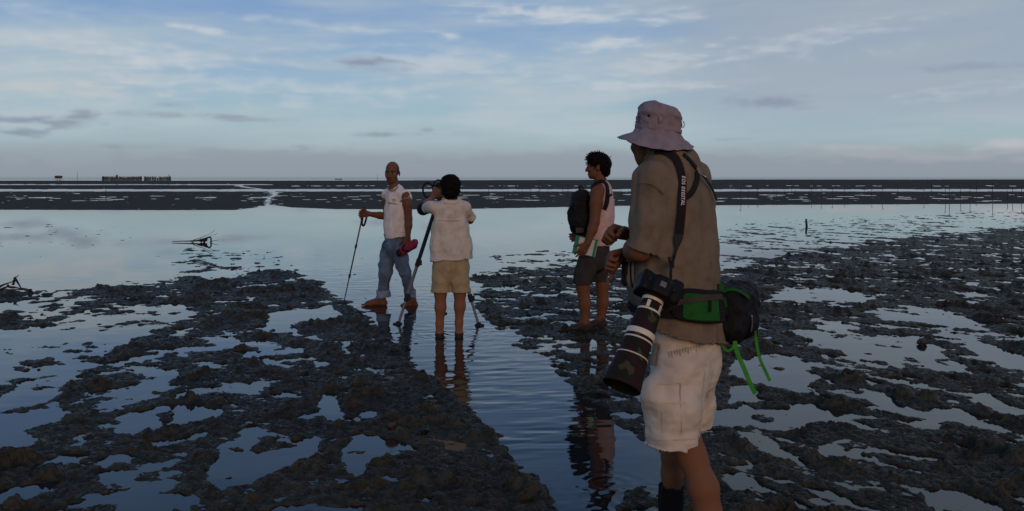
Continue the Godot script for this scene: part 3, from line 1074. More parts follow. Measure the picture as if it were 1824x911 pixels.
func foot(f: Field, ankle: Vector3, dir: Vector3, floor_y: float, s := 1.0) -> void:
	dir.y = 0.0
	dir = dir.normalized()
	var side := Vector3.UP.cross(dir)
	var heel := Vector3(ankle.x, floor_y + 0.032 * s, ankle.z) - dir * 0.035 * s
	var ball := Vector3(ankle.x, floor_y + 0.026 * s, ankle.z) + dir * 0.125 * s
	f.seg(ankle, heel, 0.032 * s, 0.028 * s, 0.025)
	f.seg(ankle + dir * 0.005, ball, 0.032 * s, 0.020 * s, 0.03)
	f.seg(heel, ball, 0.026 * s, 0.025 * s, 0.025)
	for i in 5:
		var o := ball + side * (0.034 - 0.017 * i) * s - dir * 0.006 * i * s
		var tl: float = [0.052, 0.048, 0.042, 0.036, 0.028][i]
		f.seg(o - dir * 0.03 * s, o, 0.022 * s, 0.017 * s, 0.02)
		f.seg(o, o + dir * tl * s - Vector3.UP * 0.008 * s, (0.013 if i == 0 else 0.0095) * s, (0.011 if i == 0 else 0.008) * s, 0.006)

# points of a garment's surface met from the bearing (x, y) of the viewer's side
func on(f: Field, list: Array, lift := 0.004) -> Array:
	var pts := []
	var ups := []
	for e in list:
		var d := P(e[0], e[1], 1.0) - Vector3(0, EYE, 0)
		var start := Vector3(0, EYE, 0) + d * (D0 - 0.55)
		var h := f.hit(start, d, 1.4)
		if h.size():
			pts.append(h[0] + h[1] * lift)
			ups.append(h[1])
	return [pts, ups]

# a level band all the way round a garment: centre, tilt per metre along x
func around(f: Field, o: Vector3, tilt: float, lift := 0.003, steps := 40, from := 0.0, to := TAU, zt := 0.0) -> Array:
	var pts := []
	var ups := []
	for i in steps + 1:
		var a := lerpf(from, to, float(i) / steps)
		var dir := Vector3(cos(a), 0, sin(a))
		dir.y = dir.x * tilt + dir.z * zt
		var h := f.hit(o + dir * 0.6, -dir, 0.7)
		if h.size():
			pts.append(h[0] + h[1] * lift)
			ups.append(h[1])
	return [pts, ups]

func smooth_path(pts: Array, per := 4) -> Array:
	var out := []
	for i in pts.size() - 1:
		var a: Vector3 = pts[maxi(i - 1, 0)]
		var b: Vector3 = pts[i]
		var c: Vector3 = pts[i + 1]
		var d: Vector3 = pts[mini(i + 2, pts.size() - 1)]
		for k in per:
			var t := float(k) / per
			out.append(b.cubic_interpolate(c, a, d, t))
	out.append(pts[pts.size() - 1])
	return out

func bbox(pts: Array, pad: float, cell: float) -> Field:
	var a: Vector3 = pts[0]
	var b: Vector3 = pts[0]
	for pt in pts:
		a = a.min(pt); b = b.max(pt)
	return Field.new(a - Vector3.ONE * pad, b + Vector3.ONE * pad, cell)

func muddy(g: Geo, top: float) -> void:
	var n := noise(14.0, 2, 171)
	for i in g.p.size():
		var p := g.p[i]
		var k := smoothstep(top + 0.02, top - 0.01, p.y + 0.03 * n.get_noise_3d(p.x, p.y, p.z))
		if k > 0.0:
			g.c[i] = g.c[i].lerp(Color(0.03, 0.026, 0.02), k)
# ---------------------------------------------------------------- the near photographer
func make_near_man() -> void:
	D0 = 3.48
	var f := Vector3(-0.85, 0, -0.53).normalized()
	var lf := Vector3(f.z, 0, -f.x)
	var base := q(1225, 318)
	base.y = 0.0
	var who := thing("person", "man in mauve bucket hat, olive shirt and cream shorts standing nearest, hands folded", "person", base)
	var wr := noise(4.2, 3, 101)
	var wr2 := noise(14.0, 2, 103)
	# shirt
	var sh := Field.new(q(1200, 430) - Vector3(0.30, 0.46, 0.38), q(1200, 430) + Vector3(0.30, 0.40, 0.30), 0.0075)
	sh.chain([q(1199, 326), q(1205, 385), q(1208, 455), q(1209, 525), q(1214, 575), q(1220, 640)], [0.178, 0.198, 0.197, 0.196, 0.200, 0.205], 0.04, f, [0.68, 0.72, 0.76, 0.80, 0.82])
	var ls := q(1160, 324, -0.135)
	var rs := q(1234, 322, 0.145)
	sh.seg(ls, rs, 0.066, 0.066, 0.05)
	sh.seg(q(1186, 292), q(1190, 330), 0.062, 0.10, 0.05)
	sh.seg(q(1182, 298), ls, 0.045, 0.055, 0.04)
	sh.seg(q(1190, 298), rs, 0.045, 0.055, 0.04)
	sh.ell(q(1168, 505), Vector3(0.12, 0.14, 0.14), Basis.IDENTITY, 0.05)
	sh.chain([ls, q(1154, 390, -0.15), q(1141, 468, -0.17)], [0.076, 0.073, 0.064], 0.025)
	sh.chain([rs, q(1200, 400, 0.27), q(1165, 440, 0.30)], [0.074, 0.065, 0.06], 0.03)
	sh.cut(q(1139, 448, -0.16), Vector3(-0.32, -0.94, 0))
	# the sleeve's hem must not cut the trunk: the trunk is laid again below it
	sh.chain([q(1205, 385), q(1208, 455), q(1209, 525), q(1214, 575), q(1220, 640)], [0.198, 0.197, 0.196, 0.200, 0.205], 0.04, f, [0.72, 0.76, 0.80, 0.82])
	sh.chain([q(1205, 385), q(1208, 455), q(1209, 525), q(1214, 575), q(1220, 640)], [0.1975, 0.1965, 0.1955, 0.1995, 0.2045], 0.004, f, [0.72, 0.76, 0.80, 0.82])
	sh.ell(q(1168, 505), Vector3(0.12, 0.14, 0.14), Basis.IDENTITY, 0.04)
	sh.cut(q(1222, 597), Vector3(-0.22, -0.97, 0))
	sh.ell(q(1176, 276), Vector3(0.066, 0.05, 0.066), Basis.IDENTITY, 0.01, true)
	var g := Geo.new()
	sh.net(g)
	g.wrinkle(wr, 0.022, Vector3(1, 0.5, 1))
	g.wrinkle(noise(7.0, 2, 102), 0.009, Vector3(1.4, 0.35, 1.4))
	g.wrinkle(wr2, 0.004, Vector3(1, 0.6, 1))
	var shirt := part("shirt", g, mats.olive, who)
	g = Geo.new()
	var col := around(sh, q(1184, 282), 0.0, 0.004, 26)
	g = Geo.new()
	var hem := on(sh, [[1118, 434], [1126, 439], [1136, 443], [1147, 447], [1157, 450]], 0.002)
	if hem[0].size() > 2:
		g.ribbon(hem[0], hem[1], 0.012, 0.004)
		part("sleeve_hem", g, mats.olive, shirt)
	g = Geo.new()
	var seam := on(sh, [[1128, 330], [1138, 326], [1150, 325], [1162, 328], [1174, 336], [1182, 346]], 0.001)
	if seam[0].size() > 2:
		g.tube(seam[0], [0.0018], 5)
		part("shoulder_seam", g, mats.olive, shirt)
	# shorts
	var so := Field.new(q(1215, 690) - Vector3(0.27, 0.28, 0.30), q(1215, 690) + Vector3(0.27, 0.33, 0.30), 0.0075)
	so.chain([q(1222, 585), q(1222, 640)], [0.166, 0.172], 0.03, f, [0.80])
	so.chain([q(1212, 655, -0.08), q(1200, 720, -0.10), q(1199, 840, -0.12)], [0.112, 0.120, 0.106], 0.03)
	so.chain([q(1230, 655, 0.08), q(1226, 720, 0.11), q(1218, 800, 0.12)], [0.115, 0.110, 0.104], 0.03)
	so.ell(q(1165, 700, -0.13), Vector3(0.05, 0.05, 0.06), Basis.IDENTITY, 0.04)
	so.cut(Vector3(base.x, 0.452, -D0), Vector3(0.03, -1, 0.0))
	g = Geo.new()
	so.net(g)
	g.wrinkle(noise(3.6, 3, 107), 0.014, Vector3(1, 0.8, 1))
	g.wrinkle(noise(7.0, 3, 108), 0.010, Vector3(0.7, 1.6, 0.7))
	g.wrinkle(noise(13.0, 2, 109), 0.003, Vector3(1, 1, 1))
	var shorts := part("shorts", g, mats.cream, who)
	g = Geo.new()
	var e := on(so, [[1165, 684], [1178, 684], [1196, 684], [1213, 683], [1213, 700], [1212, 717], [1196, 718], [1180, 717], [1166, 716]], 0.0015)
	g.ribbon(smooth_path(e[0], 3), [e[1][3]], 0.005, 0.002)
	part("pocket_flap", g, mats.cream, shorts)
	for list in [[[1180, 720], [1181, 745], [1182, 772]], [[1213, 720], [1214, 745], [1215, 772]], [[1257, 660], [1255, 700], [1250, 750], [1246, 780]], [[1150, 778], [1165, 784], [1190, 785], [1220, 784], [1245, 782]]]:
		var s := on(so, list, 0.0)
		if s[0].size() > 1:
			g = Geo.new()
			g.tube(smooth_path(s[0], 4), [0.0013], 5)
			part("seam", g, mats.cream, shorts)
	# muddy smear of stitches at the hip
	g = Geo.new()
	for i in 13:
		var t := i / 12.0
		var a := on(so, [[1192 + 58 * t, 627 - 14 * t], [1191 + 58 * t + 2, 637 - 16 * t + 3 * sin(i * 2.0)]], 0.0012)
		if a[0].size() == 2:
			g.tube(a[0], [0.0014, 0.0007], 4)
	part("mud_smear", g, mats.tan, shorts)
	# belt tab hanging at the front
	e = on(so, [[1171, 612], [1169, 625], [1166, 640], [1165, 652]], 0.008)
	g = Geo.new()
	g.ribbon(smooth_path(e[0], 3), e[1], [0.034, 0.036, 0.032, 0.026], 0.005)
	part("belt_tab", g, mats.tan, shorts)
	# body
	var bo := Field.new(q(1195, 600) - Vector3(0.32, 0.80, 0.52), q(1195, 600) + Vector3(0.32, 0.74, 0.52), 0.0115)
	bo.seg(q(1172, 268), q(1188, 316), 0.052, 0.052, 0.03)
	bo.chain([q(1196, 336), q(1201, 385), q(1204, 455), q(1210, 560), q(1220, 620)], [0.115, 0.135, 0.135, 0.130, 0.110], 0.03, f, [0.62, 0.66, 0.68, 0.72])
	bo.seg(q(1190, 326), ls, 0.04, 0.04, 0.03)
	bo.seg(q(1194, 326), rs, 0.04, 0.04, 0.03)
	# near (left) arm: bent, the forearm crossing in front
	var elbow := q(1140, 444, -0.16)
	var lw := q(1121, 449, 0.00)
	bo.chain([ls, q(1152, 400, -0.155), elbow], [0.040, 0.040, 0.043], 0.02)
	bo.chain([elbow, elbow.lerp(lw, 0.35), lw], [0.046, 0.046, 0.031], 0.02)
	var rel := q(1180, 440, 0.30)
	var rw := q(1122, 418, 0.09)
	bo.chain([rs, rel], [0.042, 0.038], 0.02)
	bo.chain([rel, rw], [0.044, 0.030], 0.02)
	# legs
	bo.chain([q(1212, 640, -0.09), q(1222, 788, -0.12), q(1234, 815, -0.13), q(1253, 870, -0.16), q(1262, 915, -0.17), q(1272, 985, -0.19)], [0.070, 0.054, 0.050, 0.054, 0.047, 0.034], 0.03)
	bo.chain([q(1230, 640, 0.09), q(1202, 775, 0.12), q(1199, 812, 0.12), q(1198, 845, 0.13), q(1196, 890, 0.13), q(1194, 925, 0.13)], [0.068, 0.050, 0.043, 0.041, 0.031, 0.033], 0.03)
	var na := q(1274, 995, -0.19)
	foot(bo, Vector3(na.x, 0.06, na.z), Vector3(-0.9, 0, -0.4), -0.03)
	var fa := q(1194, 925, 0.13)
	foot(bo, Vector3(fa.x, 0.06, fa.z), Vector3(-0.9, 0, -0.4), -0.03)
	g = Geo.new()
	bo.net(g, SKIN)
	head(g, q(1162, 249, 0.02), Vector3(-0.58, -0.02, -0.81), Vector3(-0.05, 1, 0), 0.90, 0.006, func(l: Vector3) -> Color: return face_paint(SKIN, l))
	hand(g, lw, Vector3(-0.85, -0.22, 0.25), Vector3(-0.05, -0.75, -0.6), Vector3(-0.2, -0.5, -0.6), 1.35, 1.0, 0.0045, SKIN * 0.95)
	hand(g, rw, Vector3(-0.80, 0.15, 0.30), Vector3(0.15, -0.80, 0.55), Vector3(0.4, 0.5, 0.75), [1.25, 1.3, 1.35, 1.4], 1.08, 0.0045, SKIN)
	muddy(g, 0.05)
	part("body", g, mats.skin, who)
	# boot on the forward foot
	g = Geo.new()
	var bt := Field.new(Vector3(fa.x - 0.28, -0.08, fa.z - 0.26), Vector3(fa.x + 0.14, 0.30, fa.z + 0.14), 0.009)
	bt.chain([q(1196, 858, 0.13), q(1195, 890, 0.13), Vector3(fa.x, 0.06, fa.z)], [0.052, 0.047, 0.050], 0.02)
	foot(bt, Vector3(fa.x, 0.06, fa.z), Vector3(-0.9, 0, -0.4), -0.03, 1.18)
	bt.cut(q(1196, 864, 0.13), Vector3(0.15, 1, 0))
	bt.ell(q(1196, 862, 0.13), Vector3(0.045, 0.03, 0.045), Basis.IDENTITY, 0.004, true)
	bt.net(g)
	var boot := part("boot", g, mats.neoprene, who)
	g = Geo.new()
	g.tube([q(1180, 866, 0.08), q(1176, 890, 0.08), q(1174, 915, 0.09)], [0.004], 5)
	part("pull_tab", g, mats.nylon, boot)
	make_bucket_hat(who)
	make_camera(sh)
	make_harness(sh)
	make_waist_bag(sh)
	make_chest_bag()

func make_bucket_hat(who: Node3D) -> void:
	var g := Geo.new()
	var o := q(1170, 240)
	var s := D0 / F
	var side := Vector3(0.6, 0, -0.8)
	var wob := noise(1.1, 3, 131)
	var wob2 := noise(3.0, 2, 133)
	# rings: height of the picture's row, half width, and how far the ring leans
	var prof := [[184, 8, 20], [185, 18, 20], [187, 27, 20], [191, 33, 20], [197, 36, 20], [203, 38.5, 20], [207, 39.5, 20], [210, 37.5, 20], [217, 38, 18], [222, 39.5, 16], [226, 38, 14], [235, 40, 9], [240, 43, 5], [244, 49, 0], [249, 56, -5], [254, 62.5, -10], [258, 66.5, -12]]
	var rs := []
	var under := []
	for k in prof.size():
		var pr: Array = prof[k]
		var ring := PackedVector3Array()
		var un := PackedVector3Array()
		for j in 56:
			var a := TAU * j / 56
			var dir := Vector3(cos(a), 0, sin(a))
			var w := clampf((pr[0] - 240.0) / 22.0, 0.0, 1.0)
			var r: float = pr[1] * s * (1.0 + 0.05 * absf(sin(a)))
			r += 0.007 * wob2.get_noise_3d(dir.x * 1.4, k * 0.7, dir.z * 1.4) + (0.006 * wob.get_noise_3d(dir.x * 1.5, k * 0.35, dir.z * 1.5) if k > 1 else 0.0)
			# front brim lifts, the near side droops
			var drop: float = (13.0 * maxf(0.0, dir.z * 0.95 + dir.x * 0.22) - 16.0 * maxf(0.0, -dir.x * 1.05 - dir.z * 0.25)) * w
			drop += 6.0 * w * wob.get_noise_2d(dir.x * 1.3 + 5.0, dir.z * 1.3)
			var y: float = o.y - (pr[0] - 240.0 + drop) * s + (0.0 if k < 8 else 0.0)
			var lean: float = pr[2] * s * 0.25
			var pt := Vector3(o.x + dir.x * r + lean, y + dir.x * -0.012 * (1.0 - w), o.z + dir.z * r)
			if k == 9 or k == 11:
				pt.y += 0.003 * sin(a * 9.0)
			ring.append(pt)
			un.append(pt - Vector3(dir.x * 0.003, 0.0035, dir.z * 0.003))
		rs.append(ring)
		if k >= 11:
			under.append(un)
	g.rings(rs, Color.WHITE, false)
	# the shell has an inside of its own
	var hat := part("bucket_hat", g, mats.mauve, who)
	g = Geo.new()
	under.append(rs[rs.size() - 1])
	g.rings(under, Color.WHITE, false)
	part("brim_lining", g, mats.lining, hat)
	g = Geo.new()
	var band := []
	var bu := []
	for j in 57:
		var pt: Vector3 = rs[10][j % 56].lerp(rs[11][j % 56], 0.45)
		var d := Vector3(pt.x - o.x, 0, pt.z - o.z).normalized()
		band.append(pt + d * 0.002)
		bu.append(d)
	g.ribbon(band, bu, 0.016, 0.004)
	part("hat_band", g, mats.mauve, hat)
	# eyelets and loops
	for e in [[20, 0.35]]:
		g = Geo.new()
		for j in 56:
			pass
		var k: int = e[0]
		var pt: Vector3 = rs[7][k].lerp(rs[8][k], e[1])
		var d := Vector3(pt.x - o.x, 0, pt.z - o.z).normalized()
		g.lathe(pt - d * 0.001, d, [[0.0, 0.006], [0.003, 0.006], [0.004, 0.0035], [0.002, 0.003]], 12)
		part("eyelet", g, mats.plastic, hat)
	for k in [26, 15, 2]:
		g = Geo.new()
		var pt: Vector3 = rs[8][k]
		var d := Vector3(pt.x - o.x, 0, pt.z - o.z).normalized()
		g.ribbon([pt - Vector3.UP * 0.014, pt + d * 0.007 - Vector3.UP * 0.006, pt + d * 0.007 + Vector3.UP * 0.006, pt + Vector3.UP * 0.014], [d], 0.014, 0.003)
		part("loop", g, mats.mauve, hat)

func make_camera(sh: Field) -> void:
	var dz := -0.31
	var o := q(1168, 522, dz)
	var tip := q(1107, 690, dz - 0.15)
	var ax := (tip - o).normalized()
	var ux := D0 + dz
	var cam := thing("camera", "black camera with a long camouflage-wrapped telephoto lens hanging by a strap at the hip", "camera", o)
	var side := ax.cross(Vector3(0, 0, 1)).normalized()
	var out := side.cross(ax).normalized()
	if out.z < 0.0:
		out = -out
	var b := Basis(side, ax, out)
	b.z = side.cross(ax)
	var g := Geo.new()
	var px := ux / F
	var bf := Field.new(o - Vector3.ONE * 0.16, o + Vector3.ONE * 0.16, 0.005)
	bf.rbox(o - ax * 0.012, Vector3(0.058, 0.024, 0.040), b, 0.012)
	bf.rbox(o - ax * 0.018 + side * -0.056, Vector3(0.010, 0.034, 0.036), b, 0.013, 0.012)
	bf.rbox(o - ax * 0.020 + side * 0.056, Vector3(0.006, 0.026, 0.030), b, 0.010, 0.012)
	bf.rbox(o - ax * 0.004 + b.z * 0.050, Vector3(0.026, 0.020, 0.010), b, 0.010, 0.018)
	bf.rbox(o - ax * 0.036 + b.z * 0.052, Vector3(0.018, 0.006, 0.008), b, 0.006, 0.006)
	bf.net(g)
	var body := part("camera_body", g, mats.plastic, cam)
	for e in [[-0.046, 0.058, 0.012, 0.010], [0.046, 0.056, 0.011, 0.009]]:
		g = Geo.new()
		g.lathe(o - ax * 0.020 + side * e[0] + b.z * (e[1] - 0.012), b.z, [[0.0, e[2]], [0.012, e[2]], [0.014, e[2] * 0.85]], 18)
		part("dial", g, mats.plastic, body)
	g = Geo.new()
	g.box(o - ax * 0.012 + b.z * 0.072, Vector3(0.022, 0.020, 0.004), b)
	part("hot_shoe", g, mats.alloy, body)
	g = Geo.new()
	g.box(o - ax * 0.050, Vector3(0.062, 0.004, 0.046), b)
	part("screen", g, mats.rubber, body)
	# lens
	var total := (tip - o).length()
	var prof := [[0.016, 0.030], [0.020, 0.036], [0.075, 0.037], [0.082, 0.043], [0.15, 0.047], [0.165, 0.049], [0.235, 0.050], [0.246, 0.054], [0.265, 0.056], [total - 0.004, 0.067], [total, 0.0665], [total, 0.061], [total - 0.10, 0.052], [total - 0.105, 0.0]]
	g = Geo.new()
	var fine := []
	for i in prof.size() - 1:
		var n := maxi(1, int(absf(prof[i + 1][0] - prof[i][0]) / 0.006))
		for k in n:
			fine.append([lerpf(prof[i][0], prof[i + 1][0], float(k) / n), lerpf(prof[i][1], prof[i + 1][1], float(k) / n)])
	fine.append([total - 0.105, 0.0005])
	g.lathe(o, ax, fine, 48)
	var cn := noise(13.0, 2, 141)
	g.paint(func(p: Vector3, _n: Vector3) -> Color:
		var e := (p - o).dot(ax)
		var rad := (p - o - ax * e).length()
		if e > total - 0.11 and rad < 0.052 + (e - total + 0.10) * 0.09 + 0.0015:
			return Color(0.006, 0.006, 0.006)
		var v := cn.get_noise_3d(p.x, p.y * 0.8, p.z)
		if v > 0.36:
			return Color(0.055, 0.042, 0.024)
		if v > 0.02:
			return Color(0.010, 0.012, 0.007)
		return Color(0.026, 0.011, 0.008))
	var lens := part("lens", g, mats.camo, cam)
	g = Geo.new()
	g.lathe(o + ax * (total - 0.104), ax, [[0.0, 0.001], [0.004, 0.02], [0.0055, 0.036], [0.002, 0.050], [-0.004, 0.050]], 32)
	var glass := mat("coated glass", lin(0.008, 0.006, 0.012), 0.05, 0.5)
	part("front_element", g, glass, lens)
	for e in [[0.026, 0.040, 0.0385], [0.072, 0.082, 0.0410], [0.155, 0.176, 0.0508], [0.186, 0.193, 0.0512], [0.247, 0.2525, 0.0565]]:
		g = Geo.new()
		g.lathe(o, ax, [[e[0], e[2] - 0.004], [e[0] + 0.001, e[2]], [e[1] - 0.001, e[2] + 0.0006], [e[1], e[2] - 0.004]], 44)
		part("ring", g, mats.enamel, lens)
	# cream switch panel between the two rear rings
	for e in [[0.5, 0.5], [-0.9, 0.35]]:
		g = Geo.new()
		var d := (out * cos(e[0]) + side * sin(e[0])).normalized()
		g.box(o + ax * 0.058 + d * 0.0375, Vector3(0.012, 0.026, 0.004), Basis(d.cross(ax) * -1.0, ax, d))
		part("switch_panel", g, mats.enamel, lens)
	g = Geo.new()
	g.box(o + ax * 0.175 - out * 0.06, Vector3(0.022, 0.075, 0.02), b)
	part("lens_foot", g, mats.rubber, lens)
	# strap over the shoulder, down to the lug
	var e1 := on(sh, [[1168, 272], [1180, 270], [1192, 274], [1203, 285], [1210, 302], [1214, 325], [1214, 350], [1213, 375], [1211, 398], [1209, 418]], 0.007)
	g = Geo.new()
	g.ribbon(smooth_path(e1[0], 4), smooth_path(e1[1], 4), 0.032, 0.005)
	var strap := part("strap", g, mats.nylon, cam)
	var m: int = e1[0].size()
	g = Geo.new()
	var edge := []
	for i in m:
		var a: Vector3 = e1[0][maxi(i - 1, 0)]
		var c: Vector3 = e1[0][mini(i + 1, m - 1)]
		edge.append(e1[0][i] - (c - a).normalized().cross(e1[1][i]).normalized() * 0.0135 + e1[1][i] * 0.0018)
	g.ribbon(smooth_path(edge, 4), smooth_path(e1[1], 4), 0.006, 0.003)
	part("strap_edge", g, mats.maroon, strap)
	# lettering running down the strap
	var text := TextMesh.new()
	var font := SystemFont.new()
	font.font_names = PackedStringArray(["Droid Sans"])
	font.font_weight = 700
	text.font = font
	text.text = "EOS DIGITAL"
	text.font_size = 64
	text.pixel_size = 0.00030
	text.depth = 0.0012
	var mid := on(sh, [[1214, 313], [1214, 342], [1213, 372]], 0.0105)
	var down: Vector3 = (mid[0][2] - mid[0][0]).normalized()
	var up: Vector3 = mid[1][1]
	up = (up - down * up.dot(down)).normalized()
	var tm := MeshInstance3D.new()
	tm.name = "lettering"
	tm.mesh = text
	tm.material_override = mats.print
	tm.basis = Basis(down, up.cross(down), up)
	tm.position = mid[0][1] + up * 0.004 - o
	strap.add_child(tm, true)
	# end piece and webbing
	g = Geo.new()
	var last: Vector3 = e1[0][m - 1]
	var lug := o - ax * 0.03 + side * 0.05
	if q(1195, 500, dz).distance_to(o - ax * 0.03 - side * 0.05) < q(1195, 500, dz).distance_to(lug):
		lug = o - ax * 0.03 - side * 0.05
	var e2 := on(sh, [[1209, 418], [1206, 432], [1204, 444], [1201, 456]], 0.008)
	g.ribbon(smooth_path([last, e2[0][1], e2[0][2], e2[0][3]], 3), [e2[1][0]], [0.034, 0.034, 0.032, 0.028, 0.022, 0.016, 0.010, 0.010, 0.010, 0.010], 0.006)
	part("strap_end", g, mats.rubber, strap)
	g = Geo.new()
	g.ribbon(smooth_path([e2[0][3], q(1198, 470, dz * 0.75), q(1195, 485, dz * 0.9), lug], 4), [Vector3(0.2, 0, 1)], 0.011, 0.0025)
	g.box(q(1197, 472, dz * 0.78), Vector3(0.016, 0.022, 0.007), Basis.IDENTITY)
	g.ribbon(smooth_path([q(1198, 470, dz * 0.76), q(1193, 466, dz * 0.8), q(1192, 458, dz * 0.8)], 3), [Vector3(0.2, 0, 1)], 0.009, 0.0025)
	part("webbing", g, mats.nylon, strap)

func make_harness(sh: Field) -> void:
	var o := q(1246, 320)
	var h := thing("shoulder_harness", "black harness straps crossing on the back of the olive shirt", "harness", o)
	for list in [[[[1216, 276], [1226, 285], [1236, 297], [1245, 308]], 0.016], [[[1245, 308], [1254, 318], [1262, 330], [1269, 343], [1274, 356]], 0.018], [[[1240, 306], [1241, 318], [1238, 330], [1233, 341], [1227, 348], [1220, 352]], 0.022]]:
		var e := on(sh, list[0], 0.006)
		if e[0].size() < 2:
			continue
		var g := Geo.new()
		g.ribbon(smooth_path(e[0], 4), smooth_path(e[1], 4), list[1], 0.004)
		part("strap", g, mats.nylon, h)
	var e := on(sh, [[1238, 300], [1246, 312]], 0.010)
	if e[0].size() == 2:
		var g := Geo.new()
		g.ribbon([e[0][0], e[0][0].lerp(e[0][1], 0.5), e[0][1]], [e[1][0]], [0.012, 0.024, 0.018], 0.005)
		part("leather_patch", g, mats.tan, h)
		g = Geo.new()
		g.tube([e[0][1], e[0][1] + Vector3(0.008, -0.006, 0.004), e[0][1] + Vector3(0.016, -0.012, 0.006)], [0.003], 6)
		part("buckle", g, mats.steel, h)

func make_waist_bag(sh: Field) -> void:
	var o := q(1318, 560, 0.10)
	var bag := thing("waist_bag", "black waist bag with a green padded hip belt worn at the back", "waist bag", o)
	# belt
	var r := around(sh, q(1212, 548), -0.03, 0.008, 44)
	var g := Geo.new()
	g.ribbon(r[0], r[1], 0.030, 0.006)
	part("belt", g, mats.nylon, bag)
	g = Geo.new()
	var e := on(sh, [[1196, 543], [1206, 543], [1220, 543], [1238, 545], [1256, 547], [1270, 547], [1279, 546]], 0.016)
	g.ribbon(smooth_path(e[0], 3), smooth_path(e[1], 3), [0.060, 0.075, 0.090, 0.104, 0.112, 0.118, 0.120, 0.122, 0.124, 0.124, 0.124, 0.124, 0.124, 0.124, 0.124, 0.124, 0.124, 0.124, 0.124], 0.014)
	var pad := part("hip_pad", g, mats.nylon, bag)
	g = Geo.new()
	e = on(sh, [[1214, 545], [1226, 546], [1240, 548], [1256, 549], [1270, 549]], 0.025)
	g.ribbon(smooth_path(e[0], 3), smooth_path(e[1], 3), [0.078, 0.090, 0.098], 0.006)
	part("green_panel", g, mats.green, pad)
	g = Geo.new()
	e = on(sh, [[1198, 541], [1215, 536], [1236, 533], [1258, 531], [1274, 530]], 0.030)
	g.ribbon(smooth_path(e[0], 3), smooth_path(e[1], 3), 0.020, 0.004)
	part("webbing", g, mats.dkolive, pad)
	g = Geo.new()
	e = on(sh, [[1254, 536], [1254, 546], [1254, 556]], 0.034)
	g.ribbon(e[0], e[1], 0.012, 0.004)
	part("tab", g, mats.nylon, pad)
	# pouch
	var pf := Field.new(o - Vector3(0.15, 0.17, 0.22), o + Vector3(0.16, 0.17, 0.22), 0.008)
	var yaw := Basis(Vector3.UP, -0.55)
	pf.rbox(q(1304, 552, 0.09), Vector3(0.028, 0.055, 0.105), yaw, 0.05, 0.02)
	pf.ell(q(1322, 562, 0.09), Vector3(0.062, 0.088, 0.12), yaw, 0.03)
	pf.ell(q(1306, 584, 0.07), Vector3(0.058, 0.062, 0.12), yaw, 0.03)
	pf.ell(q(1325, 540, 0.08), Vector3(0.045, 0.042, 0.10), yaw, 0.03)
	g = Geo.new()
	pf.net(g)
	g.wrinkle(noise(11.0, 3, 151), 0.014, Vector3.ONE)
	g.wrinkle(noise(30.0, 2, 152), 0.003, Vector3.ONE)
	part("pouch", g, mats.nylon, bag)
	g = Geo.new()
	e = on(pf, [[1288, 522], [1296, 518], [1308, 518], [1320, 523], [1332, 532]], 0.006)
	if e[0].size() > 2:
		g.ribbon(smooth_path(e[0], 3), smooth_path(e[1], 3), 0.016, 0.004)
		part("top_strap", g, mats.green, bag)
	g = Geo.new()
	e = on(pf, [[1290, 530], [1294, 545], [1292, 558]], 0.006)
	if e[0].size() > 2:
		g.ribbon(smooth_path(e[0], 3), smooth_path(e[1], 3), 0.012, 0.004)
		part("side_strap", g, mats.green, bag)
	for list in [[[1337, 562], [1338, 575], [1336, 590]], [[1345, 576], [1349, 590], [1350, 600]]]:
		e = on(pf, list, 0.006)
		g = Geo.new()
		var pts := []
		for k in list:
			pts.append(q(k[0], k[1], -0.02))
		if e[0].size() == 3:
			pts = e[0]
		g.tube(smooth_path(pts, 4), [0.0028], 6)
		part("zip_pull", g, mats.steel if list[0][0] < 1340 else mats.nylon, bag)
	g = Geo.new()
	g.box(q(1284, 513, -0.04), Vector3(0.024, 0.030, 0.014), Basis(Vector3.UP, 0.3))
	part("buckle", g, mats.green, bag)
	# loose green webbing
	g = Geo.new()
	g.ribbon(smooth_path([q(1284, 600, -0.03), q(1286, 615, -0.05), q(1296, 625, -0.06), q(1305, 621, -0.06), q(1309, 612, -0.05)], 5), [Vector3(0.2, -0.2, 1.0)], 0.011, 0.002)
	part("strap_loop", g, mats.lime, bag)
	g = Geo.new()
	g.ribbon(smooth_path([q(1309, 608, -0.05), q(1314, 630, -0.06), q(1325, 655, -0.07), q(1336, 682, -0.075), q(1346, 702, -0.08)], 5), [Vector3(0.25, 0.1, 1.0)], 0.019, 0.002)
	part("strap_tail", g, mats.lime, bag)
	g = Geo.new()
	g.ribbon(smooth_path([q(1346, 590, 0.0), q(1349, 618, 0.0), q(1355, 642, 0.0), q(1363, 660, 0.0), q(1372, 679, 0.0)], 5), [Vector3(0.8, 0.0, 0.7), Vector3(0.8, 0.0, 0.7), Vector3(0.5, 0.0, 1.0)], 0.015, 0.002)
	part("strap_tail", g, mats.lime, bag)
	g = Geo.new()
	g.box(q(1310, 632, -0.055), Vector3(0.024, 0.012, 0.008), Basis(Vector3(0, 0, 1), 0.3))
	part("slider", g, mats.plastic, bag)

